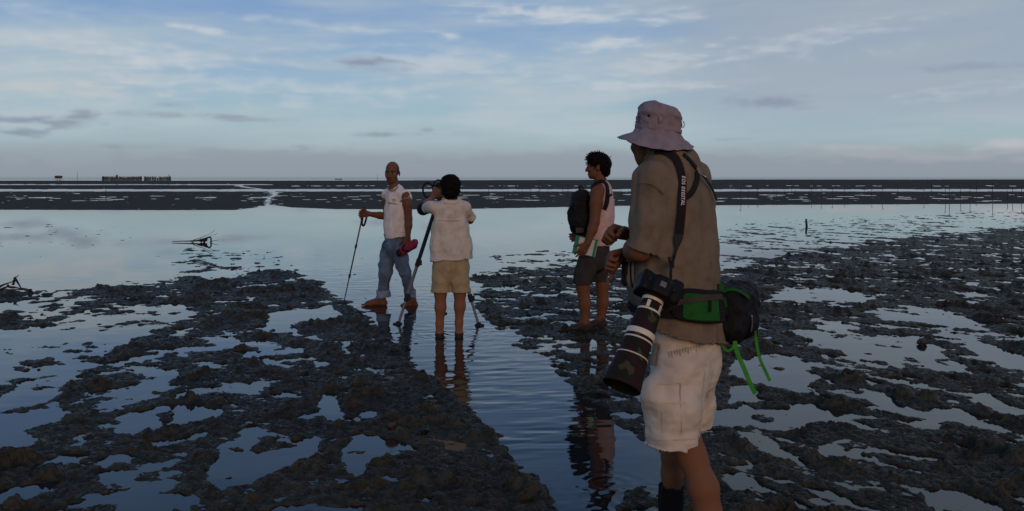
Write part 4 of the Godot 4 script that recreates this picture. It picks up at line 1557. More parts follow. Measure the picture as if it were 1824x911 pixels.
func make_chest_bag() -> void:
	# pouch and strap hanging in front of the belly
	var o := q(1130, 500, -0.02)
	var bag := thing("chest_pouch", "tan and dark pouch hanging in front of the belly beneath the folded hands", "pouch", o)
	var g := Geo.new()
	var f := Field.new(o - Vector3(0.10, 0.14, 0.12), o + Vector3(0.10, 0.14, 0.12), 0.007)
	f.chain([q(1131, 462, -0.02), q(1131, 500, -0.02), q(1140, 530, -0.02)], [0.034, 0.036, 0.024], 0.02)
	f.net(g)
	g.wrinkle(noise(12.0, 2, 161), 0.006, Vector3.ONE)
	part("pouch", g, mats.tan, bag)
	for k in 3:
		g = Geo.new()
		var e := on(f, [[1124 + 7 * k, 462], [1124 + 7 * k, 482], [1125 + 7 * k, 502], [1131 + 6 * k, 522]], 0.002)
		if e[0].size() > 2:
			g.ribbon(smooth_path(e[0], 3), smooth_path(e[1], 3), 0.006, 0.004)
			part("piping", g, mats.dkolive if k else mats.nylon, bag)
	g = Geo.new()
	g.box(q(1114, 487, -0.01), Vector3(0.026, 0.095, 0.06), Basis(Vector3(0, 0, 1), -0.04), Color.WHITE, 0.008)
	part("side_pocket", g, mats.nylon, bag)
	g = Geo.new()
	g.ribbon(smooth_path([q(1148, 455, -0.04), q(1148, 480, -0.06), q(1146, 505, -0.07)], 4), [Vector3(-0.3, 0, 1)], 0.018, 0.004)
	part("strap", g, mats.nylon, bag)
# ---------------------------------------------------------------- the three further off
func make_walker() -> void:
	D0 = 10.2
	var f := Vector3(-0.72, 0, 0.69).normalized()
	var lf := Vector3(f.z, 0, -f.x)
	var base := q(704, 318)
	base.y = 0.0
	var who := thing("person", "bald barefoot man in white cap-sleeved shirt and rolled jeans, striding with a pole", "person", base)
	var box := Vector3(0.36, 0.40, 0.36)
	# shirt
	var sh := Field.new(q(705, 380) - box, q(705, 380) + box, 0.012)
	sh.chain([q(704, 350), q(705, 380), q(705, 405), q(706, 435)], [0.150, 0.166, 0.172, 0.180], 0.04, f, [0.64, 0.66, 0.68])
	var ls := q(721, 347, -0.10)
	var rs := q(690, 345, 0.10)
	sh.seg(ls, rs, 0.052, 0.052, 0.05)
	sh.seg(q(701, 336), q(703, 352), 0.055, 0.09, 0.04)
	sh.seg(ls, q(724, 351.5, -0.125), 0.062, 0.064, 0.03)
	sh.seg(rs, q(688, 349, 0.12), 0.056, 0.056, 0.03)
	sh.cut(q(705, 424), Vector3(0.12, -0.99, 0.0))
	sh.ell(q(698, 331, -0.02), Vector3(0.068, 0.050, 0.068), Basis.IDENTITY, 0.01, true)
	var g := Geo.new()
	sh.net(g)
	g.wrinkle(noise(6.0, 3, 201), 0.016, Vector3(1.3, 0.4, 1.3))
	var shirt := part("shirt", g, mats.white, who)
	g = Geo.new()
	var e := on(sh, [[713, 360], [715.5, 356.5], [719, 354.5], [723, 353.5], [727, 353.5], [730.5, 355], [733, 358]], 0.003)
	if e[0].size() > 2:
		g.ribbon(smooth_path(e[0], 3), smooth_path(e[1], 3), 0.014, 0.006)
		part("sleeve_trim", g, mats.trim, shirt)
	g = Geo.new()
	e = on(sh, [[690.5, 334], [692.5, 337.5], [696, 339.5], [700, 339.5], [705, 337], [709, 333]], 0.001)
	if e[0].size() > 2:
		g.ribbon(smooth_path(e[0], 3), smooth_path(e[1], 3), 0.022, 0.006)
		part("neck_trim", g, mats.trim, shirt)
	# faded print: a row of small dark strokes under a pale emblem
	g = Geo.new()
	for i in 9:
		var x := 691.5 + i * 1.75
		var a := on(sh, [[x, 361.3 + i * 0.32], [x + 1.1, 361.5 + i * 0.32 + (0.3 if i % 3 == 1 else -0.2)]], 0.002)
		if a[0].size() == 2:
			g.ribbon(a[0], a[1], 0.007 + 0.004 * (i % 2), 0.002)
	part("chest_print", g, mats.charcoal, shirt)
	g = Geo.new()
	for k in 3:
		var a := on(sh, [[698.5 + k * 2.2, 354], [699.5 + k * 2.0, 356.5], [699.0 + k * 2.3, 358.5]], 0.002)
		if a[0].size() == 3:
			g.ribbon(a[0], a[1], 0.006, 0.002)
	part("chest_emblem", g, mats.trim, shirt)
	# jeans
	var je := Field.new(q(705, 475) - Vector3(0.30, 0.42, 0.34), q(705, 475) + Vector3(0.30, 0.36, 0.34), 0.012)
	je.chain([q(703, 420), q(703, 440)], [0.148, 0.152], 0.03, f, [0.74])
	je.chain([q(693, 442, 0.05), q(686, 486, 0.06), q(682.5, 530, 0.04)], [0.094, 0.082, 0.076], 0.03)
	je.chain([q(710, 442, -0.05), q(722, 487, -0.02), q(731, 532, 0.06)], [0.100, 0.076, 0.062], 0.03)
	je.cut(Vector3(base.x, 0.120, -D0), Vector3(0.03, -1, 0))
	g = Geo.new()
	je.net(g)
	g.wrinkle(noise(5.0, 3, 203), 0.026, Vector3(1, 1.2, 1))
	var dn := noise(5.0, 3, 205)
	g.paint(func(p: Vector3, _n: Vector3) -> Color:
		var v := dn.get_noise_3d(p.x, p.y * 0.6, p.z)
		return Color(0.105, 0.160, 0.225) * (1.0 + v * 0.9))
	var jeans := part("jeans", g, mats.denim, who)
	for k in 2:
		var lo: Vector3 = [q(682.5, 524, 0.04), q(730.5, 522, 0.06)][k]
		var cf := Field.new(lo - Vector3(0.13, 0.10, 0.13), lo + Vector3(0.13, 0.10, 0.13), 0.009)
		cf.seg(lo + Vector3(0, 0.08, 0), lo - Vector3(0, 0.08, 0), [0.082, 0.068][k], [0.084, 0.068][k])
		cf.cut(lo + Vector3(0, 0.045, 0), Vector3(0, 1, 0))
		cf.cut(lo - Vector3(0, 0.045, 0), Vector3([0.15, -0.2][k], -1, 0))
		g = Geo.new()
		cf.net(g, Color(0.22, 0.28, 0.35))
		g.wrinkle(noise(9.0, 2, 207), 0.012, Vector3.ONE)
		part("cuff", g, mats.denim, jeans)
	g = Geo.new()
	e = on(je, [[697, 452], [694.5, 470], [691, 490], [688, 510], [686.5, 516]], 0.001)
	if e[0].size() > 2:
		g.tube(smooth_path(e[0], 3), [0.0035], 5, Color(0.2, 0.26, 0.32))
		part("seam", g, mats.denim, jeans)
	# body
	var bo := Field.new(q(700, 440) - Vector3(0.52, 0.76, 0.42), q(700, 440) + Vector3(0.34, 0.78, 0.42), 0.0125)
	bo.seg(q(700, 318), q(702, 345), 0.054, 0.060, 0.03)
	bo.chain([q(704, 352), q(705, 385), q(705, 425), q(703, 436)], [0.110, 0.120, 0.115, 0.10], 0.03, f, [0.62, 0.64, 0.68])
	bo.seg(ls, rs, 0.036, 0.036, 0.03)
	var el := q(727.5, 390, -0.14)
	var lw := q(726.5, 421, -0.17)
	bo.chain([q(723, 350, -0.13), q(725.5, 365, -0.14), el], [0.056, 0.053, 0.041], 0.02)
	bo.chain([el, q(727.5, 402, -0.15), lw], [0.043, 0.042, 0.028], 0.02)
	var er := q(690, 387, 0.16)
	var rw := q(657, 381.5, -0.02)
	bo.chain([q(686, 350, 0.13), er], [0.052, 0.040], 0.02)
	bo.chain([er, q(676, 384, 0.09), rw], [0.041, 0.040, 0.027], 0.02)
	bo.chain([q(693, 442, 0.05), q(686, 486, 0.06), q(682, 522, 0.04), q(679.5, 538, 0.04)], [0.062, 0.052, 0.042, 0.036], 0.03)
	bo.chain([q(710, 442, -0.05), q(722, 487, -0.02), q(731, 520, 0.06), q(735, 536, 0.06)], [0.062, 0.052, 0.045, 0.038], 0.03)
	var a1 := q(678, 538, 0.04)
	foot(bo, Vector3(a1.x, 0.07, a1.z), Vector3(-1, 0, 0.05), -0.008, 1.18)
	var a2 := q(735, 536, 0.06)
	foot(bo, Vector3(a2.x, 0.07, a2.z), Vector3(-0.9, 0, 0.25), -0.03, 0.95)
	g = Geo.new()
	bo.net(g, SKIN_MID)
	head(g, q(698.5, 308, -0.02), Vector3(-0.14, -0.08, 0.98), Vector3(0.0, 1, 0), 1.02, 0.0065, func(l: Vector3) -> Color:
		var c := face_paint(SKIN_MID, l)
		var side := smoothstep(0.02, 0.0, l.z - 0.02) * smoothstep(0.085, 0.055, l.y) * smoothstep(-0.075, -0.05, l.y)
		return c.lerp(Color(0.022, 0.016, 0.013), side * 0.85 if absf(l.x) < 0.078 else 0.0))
	hand(g, lw, Vector3(-0.02, -1, 0.05), Vector3(-0.55, 0, -0.8), Vector3(-0.75, -0.1, 0.5), 0.75, 1.05, 0.0055, SKIN_MID)
	hand(g, rw, Vector3(-0.95, 0.02, 0.25), Vector3(0.25, -0.15, 0.95), Vector3(0.0, 1, 0.2), [1.25, 1.25, 1.2, 1.2], 1.05, 0.0055, SKIN_MID)
	part("body", g, mats.skin, who)
	# trekking pole
	var top := q(648.5, 371, -0.02)
	var tip := P(610, 530, 10.28)
	tip.y = -0.04
	var pole := thing("trekking_pole", "thin dark trekking pole planted on the mud bank by the bald man", "trekking pole", tip)
	var ax := (tip - top).normalized()
	g = Geo.new()
	g.tube([top + ax * 0.10, top + ax * 0.45], [0.009], 10)
	part("upper_shaft", g, mats.alloy, pole)
	g = Geo.new()
	g.tube([top + ax * 0.44, top + ax * 0.80], [0.0078], 10)
	part("middle_shaft", g, mats.rubber, pole)
	g = Geo.new()
	g.tube([top + ax * 0.79, tip], [0.0066, 0.005], 10)
	part("lower_shaft", g, mats.rubber, pole)
	for d in [0.45, 0.80]:
		g = Geo.new()
		g.lathe(top + ax * (d - 0.025), ax, [[0, 0.009], [0.004, 0.0125], [0.042, 0.0125], [0.048, 0.009]], 12)
		part("clamp", g, mats.rubber, pole)
	g = Geo.new()
	g.lathe(top - ax * 0.012, ax, [[0, 0.008], [0.006, 0.021], [0.03, 0.022], [0.045, 0.017], [0.12, 0.016], [0.15, 0.014], [0.155, 0.010]], 14)
	part("grip", g, mats.rubber, pole)
	g = Geo.new()
	g.ribbon(smooth_path([top + ax * 0.02 + Vector3(0.015, 0, 0.01), top + ax * 0.09 + Vector3(0.05, 0, 0.02), top + ax * 0.20 + Vector3(0.045, 0, 0.03), top + ax * 0.17 + Vector3(0.015, 0, 0.03), top + ax * 0.03 + Vector3(0.01, 0, 0.02)], 5), [Vector3(0, 0, 1)], 0.022, 0.003)
	part("wrist_strap", g, mats.nylon, pole)
	# sandals held against the thigh
	var sd := thing("sandals", "pair of dark red rubber sandals held in the bald man's lowered hand", "sandals", q(727, 441, -0.20))
	for k in 2:
		var c0 := q(725.5 + k * 2.0, 443.5 - k * 4.0, -0.165 - 0.045 * k)
		var dir := Vector3(0.86, 0.44 + 0.10 * k, 0.15).normalized()
		var up := Vector3(0.1, 0.25, 1.0)
		up = (up - dir * up.dot(dir)).normalized()
		var sl := Field.new(c0 - Vector3.ONE * 0.20, c0 + Vector3.ONE * 0.20, 0.008)
		var wid := up.cross(dir)
		sl.chain([c0 - dir * 0.095, c0, c0 + dir * 0.085], [0.050, 0.042, 0.044], 0.02, up, [0.26, 0.26])
		g = Geo.new()
		sl.net(g)
		var sole := part("sole", g, mats.red, sd)
		g = Geo.new()
		g.ribbon(smooth_path([c0 - dir * 0.02 + wid * 0.045, c0 - dir * 0.05 + wid * 0.02 + up * 0.04, c0 - dir * 0.07 + up * 0.03, c0 - dir * 0.05 - wid * 0.02 + up * 0.04, c0 - dir * 0.02 - wid * 0.045], 4), [up], 0.022, 0.006)
		part("strap", g, mats.rubber, sole)
		g = Geo.new()
		g.box(c0 - dir * 0.12 + up * 0.004, Vector3(0.045, 0.07, 0.034), Basis(dir, wid, up), Color.WHITE, 0.012)
		part("heel_edge", g, mats.rubber, sole)

func make_tripod_woman() -> void:
	D0 = 8.23
	var f := Vector3(-0.12, 0, -1).normalized()
	var base := q(803, 318)
	base.y = 0.0
	var who := thing("person", "person with short black hair in loose off-white shirt aiming a camera on a tripod", "person", base)
	var sh := Field.new(q(801, 412) - Vector3(0.36, 0.36, 0.48), q(801, 412) + Vector3(0.36, 0.36, 0.34), 0.011)
	sh.chain([q(801, 380), q(802, 408), q(804, 438), q(805, 480)], [0.150, 0.176, 0.188, 0.200], 0.04, f, [0.62, 0.66, 0.70])
	var ls := q(770, 369, -0.02)
	var rs := q(829, 369, 0.02)
	sh.seg(ls, rs, 0.055, 0.055, 0.05)
	sh.seg(q(801, 358), q(801, 380), 0.055, 0.10, 0.04)
	sh.chain([ls, q(759, 370, 0.14)], [0.064, 0.062], 0.03)
	sh.chain([rs, q(837, 386, 0.12)], [0.064, 0.060], 0.03)
	sh.chain([q(837, 386, 0.12), q(832, 388, 0.30)], [0.060, 0.055], 0.02)
	sh.cut(q(758, 370, 0.15), Vector3(-0.72, -0.05, -0.7))
	sh.chain([q(801, 380), q(802, 408), q(804, 438), q(805, 480)], [0.150, 0.176, 0.188, 0.200], 0.02, f, [0.62, 0.66, 0.70])
	sh.cut(q(804, 464), Vector3(0.05, -1, 0))
	sh.ell(q(802, 353), Vector3(0.062, 0.035, 0.062), Basis.IDENTITY, 0.008, true)
	var g := Geo.new()
	sh.net(g)
	g.wrinkle(noise(4.2, 3, 221), 0.026, Vector3(1.2, 0.6, 1.2))
	g.wrinkle(noise(12.0, 2, 223), 0.007, Vector3(1, 0.7, 1))
	var shirt := part("shirt", g, mats.offwhite, who)
	g = Geo.new()
	var e := on(sh, [[768, 391], [780, 392], [792, 393], [806, 393], [820, 393], [832, 392]], 0.001)
	g.tube(smooth_path(e[0], 3), [0.0035], 5)
	part("yoke_seam", g, mats.offwhite, shirt)
	g = Geo.new()
	e = on(sh, [[791, 359], [796, 361], [803, 361.5], [810, 361], [815, 358]], 0.003)
	if e[0].size() > 2:
		g.ribbon(smooth_path(e[0], 3), smooth_path(e[1], 3), 0.026, 0.012)
		part("collar", g, mats.offwhite, shirt)
	# shorts
	var so := Field.new(q(803, 488) - Vector3(0.25, 0.26, 0.22), q(803, 488) + Vector3(0.25, 0.24, 0.22), 0.011)
	so.chain([q(803, 452), q(803, 476)], [0.165, 0.168], 0.03, f, [0.70])
	so.chain([q(788, 480), q(786, 500), q(785, 545)], [0.098, 0.092, 0.090], 0.014)
	so.chain([q(818, 480), q(820, 500), q(821.5, 545)], [0.098, 0.092, 0.088], 0.014)
	so.cut(q(803, 521), Vector3(0, -1, 0))
	g = Geo.new()
	so.net(g)
	g.wrinkle(noise(6.0, 3, 225), 0.015, Vector3(1, 0.9, 1))
	var shorts := part("shorts", g, mats.khaki, who)
	for k in 2:
		var lo := q([785.2, 821.2][k], 517.5)
		var cf := Field.new(lo - Vector3(0.13, 0.05, 0.13), lo + Vector3(0.13, 0.05, 0.13), 0.009)
		cf.seg(lo + Vector3(0, 0.06, 0), lo - Vector3(0, 0.06, 0), 0.095, 0.095)
		cf.cut(lo + Vector3(0, 0.016, 0), Vector3(0, 1, 0))
		cf.cut(lo - Vector3(0, 0.019, 0), Vector3(0, -1, 0))
		g = Geo.new()
		cf.net(g)
		g.wrinkle(noise(10.0, 2, 227), 0.008, Vector3.ONE)
		part("cuff", g, mats.khaki, shorts)
	g = Geo.new()
	e = on(so, [[803, 466], [803.3, 476], [803.3, 486]], 0.001)
	if e[0].size() == 3:
		g.tube(e[0], [0.003], 5)
		part("seam", g, mats.khaki, shorts)
	# body
	var bo := Field.new(q(798, 460) - Vector3(0.36, 0.80, 0.72), q(798, 460) + Vector3(0.34, 0.70, 0.30), 0.0115)
	bo.seg(q(802, 340, 0.02), q(801, 372), 0.050, 0.055, 0.03)
	bo.chain([q(801, 382), q(802, 410), q(803, 450), q(803, 468)], [0.110, 0.125, 0.130, 0.115], 0.03, f, [0.60, 0.64, 0.68])
	bo.seg(ls, rs, 0.036, 0.036, 0.03)
	var el := q(752, 374, 0.22)
	var lw := q(770, 352, 0.42)
	bo.chain([ls, q(760, 371, 0.12), el], [0.036, 0.036, 0.038], 0.02)
	bo.chain([el, q(759, 364, 0.32), lw], [0.041, 0.037, 0.026], 0.02)
	var er := q(837, 392, 0.20)
	var rw := q(798, 352, 0.52)
	bo.chain([rs, er], [0.034, 0.034], 0.02)
	bo.chain([er, q(824, 372, 0.36), rw], [0.038, 0.036, 0.026], 0.02)
	bo.chain([q(789, 478), q(784.5, 522), q(784.5, 548), q(783, 578), q(783, 594)], [0.066, 0.054, 0.050, 0.034, 0.034], 0.03)
	bo.chain([q(818, 478), q(819, 522), q(819, 546), q(817.5, 576), q(817.5, 592)], [0.066, 0.054, 0.050, 0.034, 0.034], 0.03)
	var a1 := q(783, 600)
	foot(bo, Vector3(a1.x, 0.02, a1.z), Vector3(-0.15, 0, -1), -0.08)
	var a2 := q(817.5, 600)
	foot(bo, Vector3(a2.x, 0.02, a2.z), Vector3(0.15, 0, -1), -0.08)
	g = Geo.new()
	bo.net(g, SKIN * Color(1.12, 1.12, 1.1))
	head(g, q(801.5, 336, 0.03), Vector3(-0.25, 0.0, -1), Vector3.UP, 0.98, 0.007, func(l: Vector3) -> Color: return face_paint(SKIN * Color(1.1, 1.1, 1.1), l))
	hand(g, lw, Vector3(0.45, 0.75, -0.35), Vector3(0.6, -0.2, -0.6), Vector3(0.6, -0.3, -0.3), 0.8, 0.95, 0.0055, SKIN)
	hand(g, rw, Vector3(-0.5, 0.35, -0.75), Vector3(-0.7, -0.2, 0.3), Vector3(0, 1, 0), 0.7, 0.95, 0.0055, SKIN)
	for i in g.p.size():
		if g.p[i].y < 0.035:
			g.c[i] = Color(0.03, 0.022, 0.018)
	part("body", g, mats.skin, who)
	# dark elbow sleeve
	g = Geo.new()
	var ef := Field.new(el - Vector3.ONE * 0.16, el + Vector3.ONE * 0.16, 0.008)
	ef.chain([q(759, 371, 0.14), q(753.5, 373, 0.20), q(753, 369, 0.26)], [0.058, 0.054, 0.045], 0.02)
	ef.net(g)
	part("undersleeve", g, mats.neoprene, who)
	# hair
	make_hair(who, q(801.5, 333, 0.03), Vector3(-0.25, 0.0, -1), 0.98, 231, 0)
	make_tripod()

func make_hair(who: Node3D, o: Vector3, f: Vector3, s: float, sd: int, style: int) -> void:
	var b := basis_of(f)
	var w := Field.new(o - Vector3.ONE * 0.20, o + Vector3.ONE * 0.20, 0.0075)
	var L := func(x: float, y: float, z: float) -> Vector3: return o + b * (Vector3(x, y, z) * s)
	var rng := RandomNumberGenerator.new()
	rng.seed = sd
	if style == 0:      # bowl of thick hair reaching the nape
		w.ell(L.call(0, 0.030, -0.016), Vector3(0.100, 0.092, 0.108) * s, b, 0.02)
		w.ell(L.call(0, -0.035, -0.050), Vector3(0.086, 0.070, 0.070) * s, b, 0.03)
		w.ell(L.call(0, -0.075, -0.060), Vector3(0.062, 0.040, 0.045) * s, b, 0.03)
		w.cut(L.call(0, 0.0, 0.055), b * Vector3(0, -0.45, 1.0))
	else:               # fuller on top, swept forward, tapered at the neck
		w.ell(L.call(0, 0.052, -0.014), Vector3(0.088, 0.084, 0.106) * s, b, 0.02)
		w.ell(L.call(0, 0.080, 0.030), Vector3(0.070, 0.056, 0.070) * s, b, 0.03)
		w.ell(L.call(0, 0.005, -0.058), Vector3(0.078, 0.075, 0.062) * s, b, 0.03)
		w.ell(L.call(0, -0.050, -0.070), Vector3(0.052, 0.040, 0.036) * s, b, 0.03)
		w.cut(L.call(0, 0.030, 0.075), b * Vector3(0, -0.75, 0.6))
	var g := Geo.new()
	w.net(g)
	g.wrinkle(noise(22.0, 3, sd), 0.011 if style else 0.008, Vector3(1, 0.6, 1))
	# loose locks standing off the outline
	var n := g.p.size()
	for i in (700 if style else 400):
		var k := rng.randi_range(0, n - 1)
		var l := (b.transposed() * (g.p[k] - o)) / s
		if style and l.y < 0.0:
			continue
		var dir := (g.n[k] * 0.8 + b * Vector3(rng.randf_range(-0.5, 0.5), rng.randf_range(-0.6, 0.9) if style else -0.8, rng.randf_range(0.2, 1.2) if style else 0.1)).normalized()
		var ln := rng.randf_range(0.012, 0.040 if style else 0.020)
		var p0: Vector3 = g.p[k] - g.n[k] * 0.006
		var p1: Vector3 = p0 + dir * ln * 0.6
		g.tube([p0, p1, p1 + (dir + Vector3.DOWN * 0.5).normalized() * ln * 0.5], [0.0042, 0.0032, 0.0006], 4)
	part("hair", g, mats.hair, who)

func make_tripod() -> void:
	var apex := P(783, 362, 9.12)
	var o := apex
	o.y = 0.0
	var tr := thing("tripod", "dark tripod straddling the shallow channel behind the person in off-white shirt", "tripod", o)
	var g := Geo.new()
	for k in 3:
		var ft: Vector3 = [G(708, 578), G(854, 580), Vector3(-0.74, 0, -9.62)][k]
		ft.y = -0.02
		var top: Vector3 = apex + (ft - apex) * Vector3(0.06, 0, 0.06)
		var ax := (ft - top).normalized()
		var ln := (ft - top).length()
		var leg := Node3D.new()
		leg.name = "leg"
		tr.add_child(leg, true)
		for sct in [["upper_section", 0.0, 0.50, 0.020, mats.rubber], ["middle_section", 0.48, 0.78, 0.017, mats.alloy], ["lower_section", 0.76, 0.985, 0.014, mats.alloy]]:
			g = Geo.new()
			g.tube([top + ax * ln * sct[1], top + ax * ln * sct[2]], [sct[3]], 10)
			part(sct[0], g, sct[4], leg)
		for c in [0.49, 0.77]:
			g = Geo.new()
			g.lathe(top + ax * (ln * c - 0.04), ax, [[0, 0.016], [0.004, 0.025], [0.07, 0.025], [0.08, 0.018]], 12)
			g.box(top + ax * ln * c + Vector3(0.025, 0, 0.01), Vector3(0.03, 0.05, 0.022), Basis.IDENTITY)
			part("clamp", g, mats.rubber, leg)
		g = Geo.new()
		g.lathe(ft - ax * 0.05, ax, [[0, 0.014], [0.006, 0.026], [0.035, 0.028], [0.05, 0.020]], 12)
		g.lathe(ft + Vector3(0, 0.035, 0), Vector3.DOWN, [[0, 0.020], [0.004, 0.046], [0.02, 0.050], [0.03, 0.03]], 14)
		part("foot", g, mats.rubber, leg)
	g = Geo.new()
	g.tube([apex - Vector3(0, 0.45, 0), apex + Vector3(0, 0.03, 0)], [0.017], 12)
	part("centre_column", g, mats.alloy, tr)
	g = Geo.new()
	g.lathe(apex + Vector3(0, 0.02, 0), Vector3.DOWN, [[0, 0.03], [0.005, 0.055], [0.05, 0.06], [0.07, 0.03]], 18)
	g.box(apex + Vector3(0, 0.05, 0), Vector3(0.05, 0.07, 0.06), Basis.IDENTITY)
	part("head", g, mats.rubber, tr)
	g = Geo.new()
	g.tube([apex + Vector3(0.02, 0.04, 0.02), apex + Vector3(0.12, -0.06, 0.28)], [0.008, 0.011], 8)
	part("pan_handle", g, mats.rubber, tr)
	# the camera on it
	var c := apex + Vector3(-0.01, 0.135, 0)
	var cam := thing("camcorder", "black camera on the tripod held up to the eye, with hanging strap", "camera", c)
	g = Geo.new()
	g.box(c, Vector3(0.13, 0.095, 0.07), Basis.IDENTITY, Color.WHITE, 0.012)
	g.box(c + Vector3(0.0, 0.055, 0), Vector3(0.05, 0.035, 0.05), Basis.IDENTITY, Color.WHITE, 0.010)
	g.box(c + Vector3(0.05, 0.0, -0.02), Vector3(0.035, 0.10, 0.09), Basis.IDENTITY, Color.WHITE, 0.012)
	part("camera_body", g, mats.plastic, cam)
	g = Geo.new()
	g.lathe(c - Vector3(0, 0, 0.03), Vector3(0, 0, -1), [[0, 0.03], [0.01, 0.038], [0.12, 0.040], [0.125, 0.045], [0.20, 0.048], [0.20, 0.042], [0.15, 0.03]], 24)
	part("lens", g, mats.plastic, cam)
	g = Geo.new()
	g.ribbon(smooth_path([c + Vector3(-0.055, 0.03, 0.01), c + Vector3(-0.10, 0.07, 0.04), c + Vector3(-0.145, 0.045, 0.06), c + Vector3(-0.15, -0.02, 0.07), c + Vector3(-0.115, -0.08, 0.06), c + Vector3(-0.07, -0.05, 0.02)], 5), [Vector3(0.2, 0.2, 1)], 0.020, 0.004)
	g.ribbon(smooth_path([c + Vector3(-0.05, 0.05, 0.0), c + Vector3(-0.02, 0.10, 0.05), c + Vector3(0.05, 0.085, 0.08), c + Vector3(0.06, 0.04, 0.03)], 5), [Vector3(0, 1, 0.5)], 0.022, 0.004)
	part("strap", g, mats.nylon, cam)

func make_pink_man() -> void:
	D0 = 8.53
	var f := Vector3(-1, 0, -0.08).normalized()
	var base := q(1058, 318)
	base.y = 0.0
	var who := thing("person", "young man with black tousled hair in pink tank top and charcoal shorts, facing left", "person", base)
	var sh := Field.new(q(1068, 388) - Vector3(0.28, 0.40, 0.36), q(1068, 388) + Vector3(0.28, 0.36, 0.36), 0.011)
	sh.chain([q(1071, 350), q(1071, 385), q(1069, 415), q(1067, 450)], [0.150, 0.168, 0.172, 0.178], 0.04, f, [0.74, 0.74, 0.72])
	sh.seg(q(1070, 338, -0.10), q(1071, 338, 0.10), 0.050, 0.050, 0.05)
	sh.seg(q(1073, 332), q(1074, 360), 0.070, 0.10, 0.05)
	sh.ell(q(1061, 346, -0.20), Vector3(0.075, 0.115, 0.075), Basis.IDENTITY, 0.012, true)
	sh.ell(q(1061, 346, 0.20), Vector3(0.075, 0.115, 0.075), Basis.IDENTITY, 0.012, true)
	sh.ell(q(1064, 324), Vector3(0.070, 0.060, 0.080), Basis.IDENTITY, 0.01, true)
	sh.cut(q(1067, 438), Vector3(0, -1, 0))
	var g := Geo.new()
	sh.net(g)
	g.wrinkle(noise(4.5, 3, 241), 0.018, Vector3(1.2, 0.5, 1.2))
	var top := part("tank_top", g, mats.pink, who)
	# shorts
	var so := Field.new(q(1056, 468) - Vector3(0.28, 0.26, 0.28), q(1056, 468) + Vector3(0.28, 0.24, 0.28), 0.011)
	so.chain([q(1064, 432), q(1062, 455)], [0.160, 0.164], 0.03, f, [0.78])
	so.chain([q(1050, 462, -0.08), q(1041, 485, -0.09), q(1036, 530, -0.09)], [0.108, 0.100, 0.094], 0.02)
	so.chain([q(1070, 462, 0.08), q(1068, 485, 0.09), q(1069, 530, 0.09)], [0.104, 0.090, 0.084], 0.02)
	so.cut(q(1056, 505), Vector3(0.0, -1, 0.0))
	g = Geo.new()
	so.net(g)
	g.wrinkle(noise(5.0, 3, 243), 0.018, Vector3(1, 0.8, 1))
	part("shorts", g, mats.charcoal, who)
	# body
	var bo := Field.new(q(1056, 450) - Vector3(0.36, 0.82, 0.38), q(1056, 450) + Vector3(0.30, 0.80, 0.38), 0.0115)
	bo.seg(q(1066, 302), q(1071, 335), 0.052, 0.060, 0.03)
	bo.chain([q(1070, 350), q(1071, 385), q(1069, 415), q(1064, 448)], [0.122, 0.130, 0.125, 0.110], 0.03, f, [0.66, 0.68, 0.70])
	bo.seg(q(1065, 340, -0.14), q(1066, 340, 0.14), 0.055, 0.055, 0.04)
	bo.seg(q(1072, 326), q(1066, 338, -0.12), 0.045, 0.05, 0.04)
	var el := q(1059, 396, -0.235)
	var lw := q(1047, 434, -0.262)
	bo.chain([q(1064, 343, -0.17), q(1062, 362, -0.20), el], [0.066, 0.060, 0.045], 0.02)
	bo.chain([el, q(1055, 410, -0.245), lw], [0.047, 0.045, 0.029], 0.02)
	var er := q(1058, 396, 0.20)
	var rw := q(1036, 420, 0.10)
	bo.chain([q(1066, 343, 0.17), er], [0.060, 0.043], 0.02)
	bo.chain([er, rw], [0.044, 0.028], 0.02)
	bo.chain([q(1049, 462, -0.08), q(1038, 510, -0.09), q(1042, 542, -0.09), q(1042, 572, -0.09), q(1042, 586, -0.09)], [0.070, 0.062, 0.056, 0.038, 0.038], 0.03)
	bo.chain([q(1070, 462, 0.08), q(1073, 508, 0.09), q(1074, 540, 0.09), q(1070, 572, 0.09), q(1070, 584, 0.09)], [0.066, 0.060, 0.055, 0.038, 0.037], 0.03)
	for k in 2:
		var a := q([1042, 1070][k], 588, [-0.09, 0.09][k])
		foot(bo, Vector3(a.x, 0.085, a.z), Vector3(-1, 0, 0.15), 0.022)
	g = Geo.new()
	bo.net(g, SKIN_DEEP)
	head(g, q(1064.5, 297), Vector3(-1, 0.0, -0.14), Vector3(-0.04, 1, 0), 1.0, 0.0065, func(l: Vector3) -> Color: return face_paint(SKIN_DEEP, l))
	hand(g, lw, Vector3(-0.55, -0.85, -0.1), Vector3(-0.2, 0.2, -0.9), Vector3(-0.8, 0.4, 0.2), [0.25, 0.25, 0.3, 0.35], 1.02, 0.0055, SKIN_DEEP, 0.2)
	hand(g, rw, Vector3(-0.8, -0.2, -0.3), Vector3(0, 0.3, -0.9), Vector3(0, 1, 0), 0.6, 1.02, 0.006, SKIN_DEEP)
	muddy(g, 0.09)
	part("body", g, mats.skin, who)
	make_hair(who, q(1065.5, 299), Vector3(-1, 0.0, -0.14), 1.04, 251, 1)
	# backpack worn on the chest
	var bp := q(1029, 380, 0.0)
	var bag := thing("backpack", "small black backpack worn on the chest of the man in pink", "backpack", bp)
	var bf := Field.new(bp - Vector3(0.20, 0.30, 0.24), bp + Vector3(0.22, 0.32, 0.24), 0.010)
	var tilt := Basis(Vector3(0, 0, 1), 0.10)
	bf.rbox(q(1034, 374), Vector3(0.025, 0.125, 0.085), tilt, 0.055, 0.02)
	bf.ell(q(1029, 384), Vector3(0.096, 0.175, 0.15), tilt, 0.03)
	bf.ell(q(1037, 352), Vector3(0.078, 0.085, 0.13), tilt, 0.03)
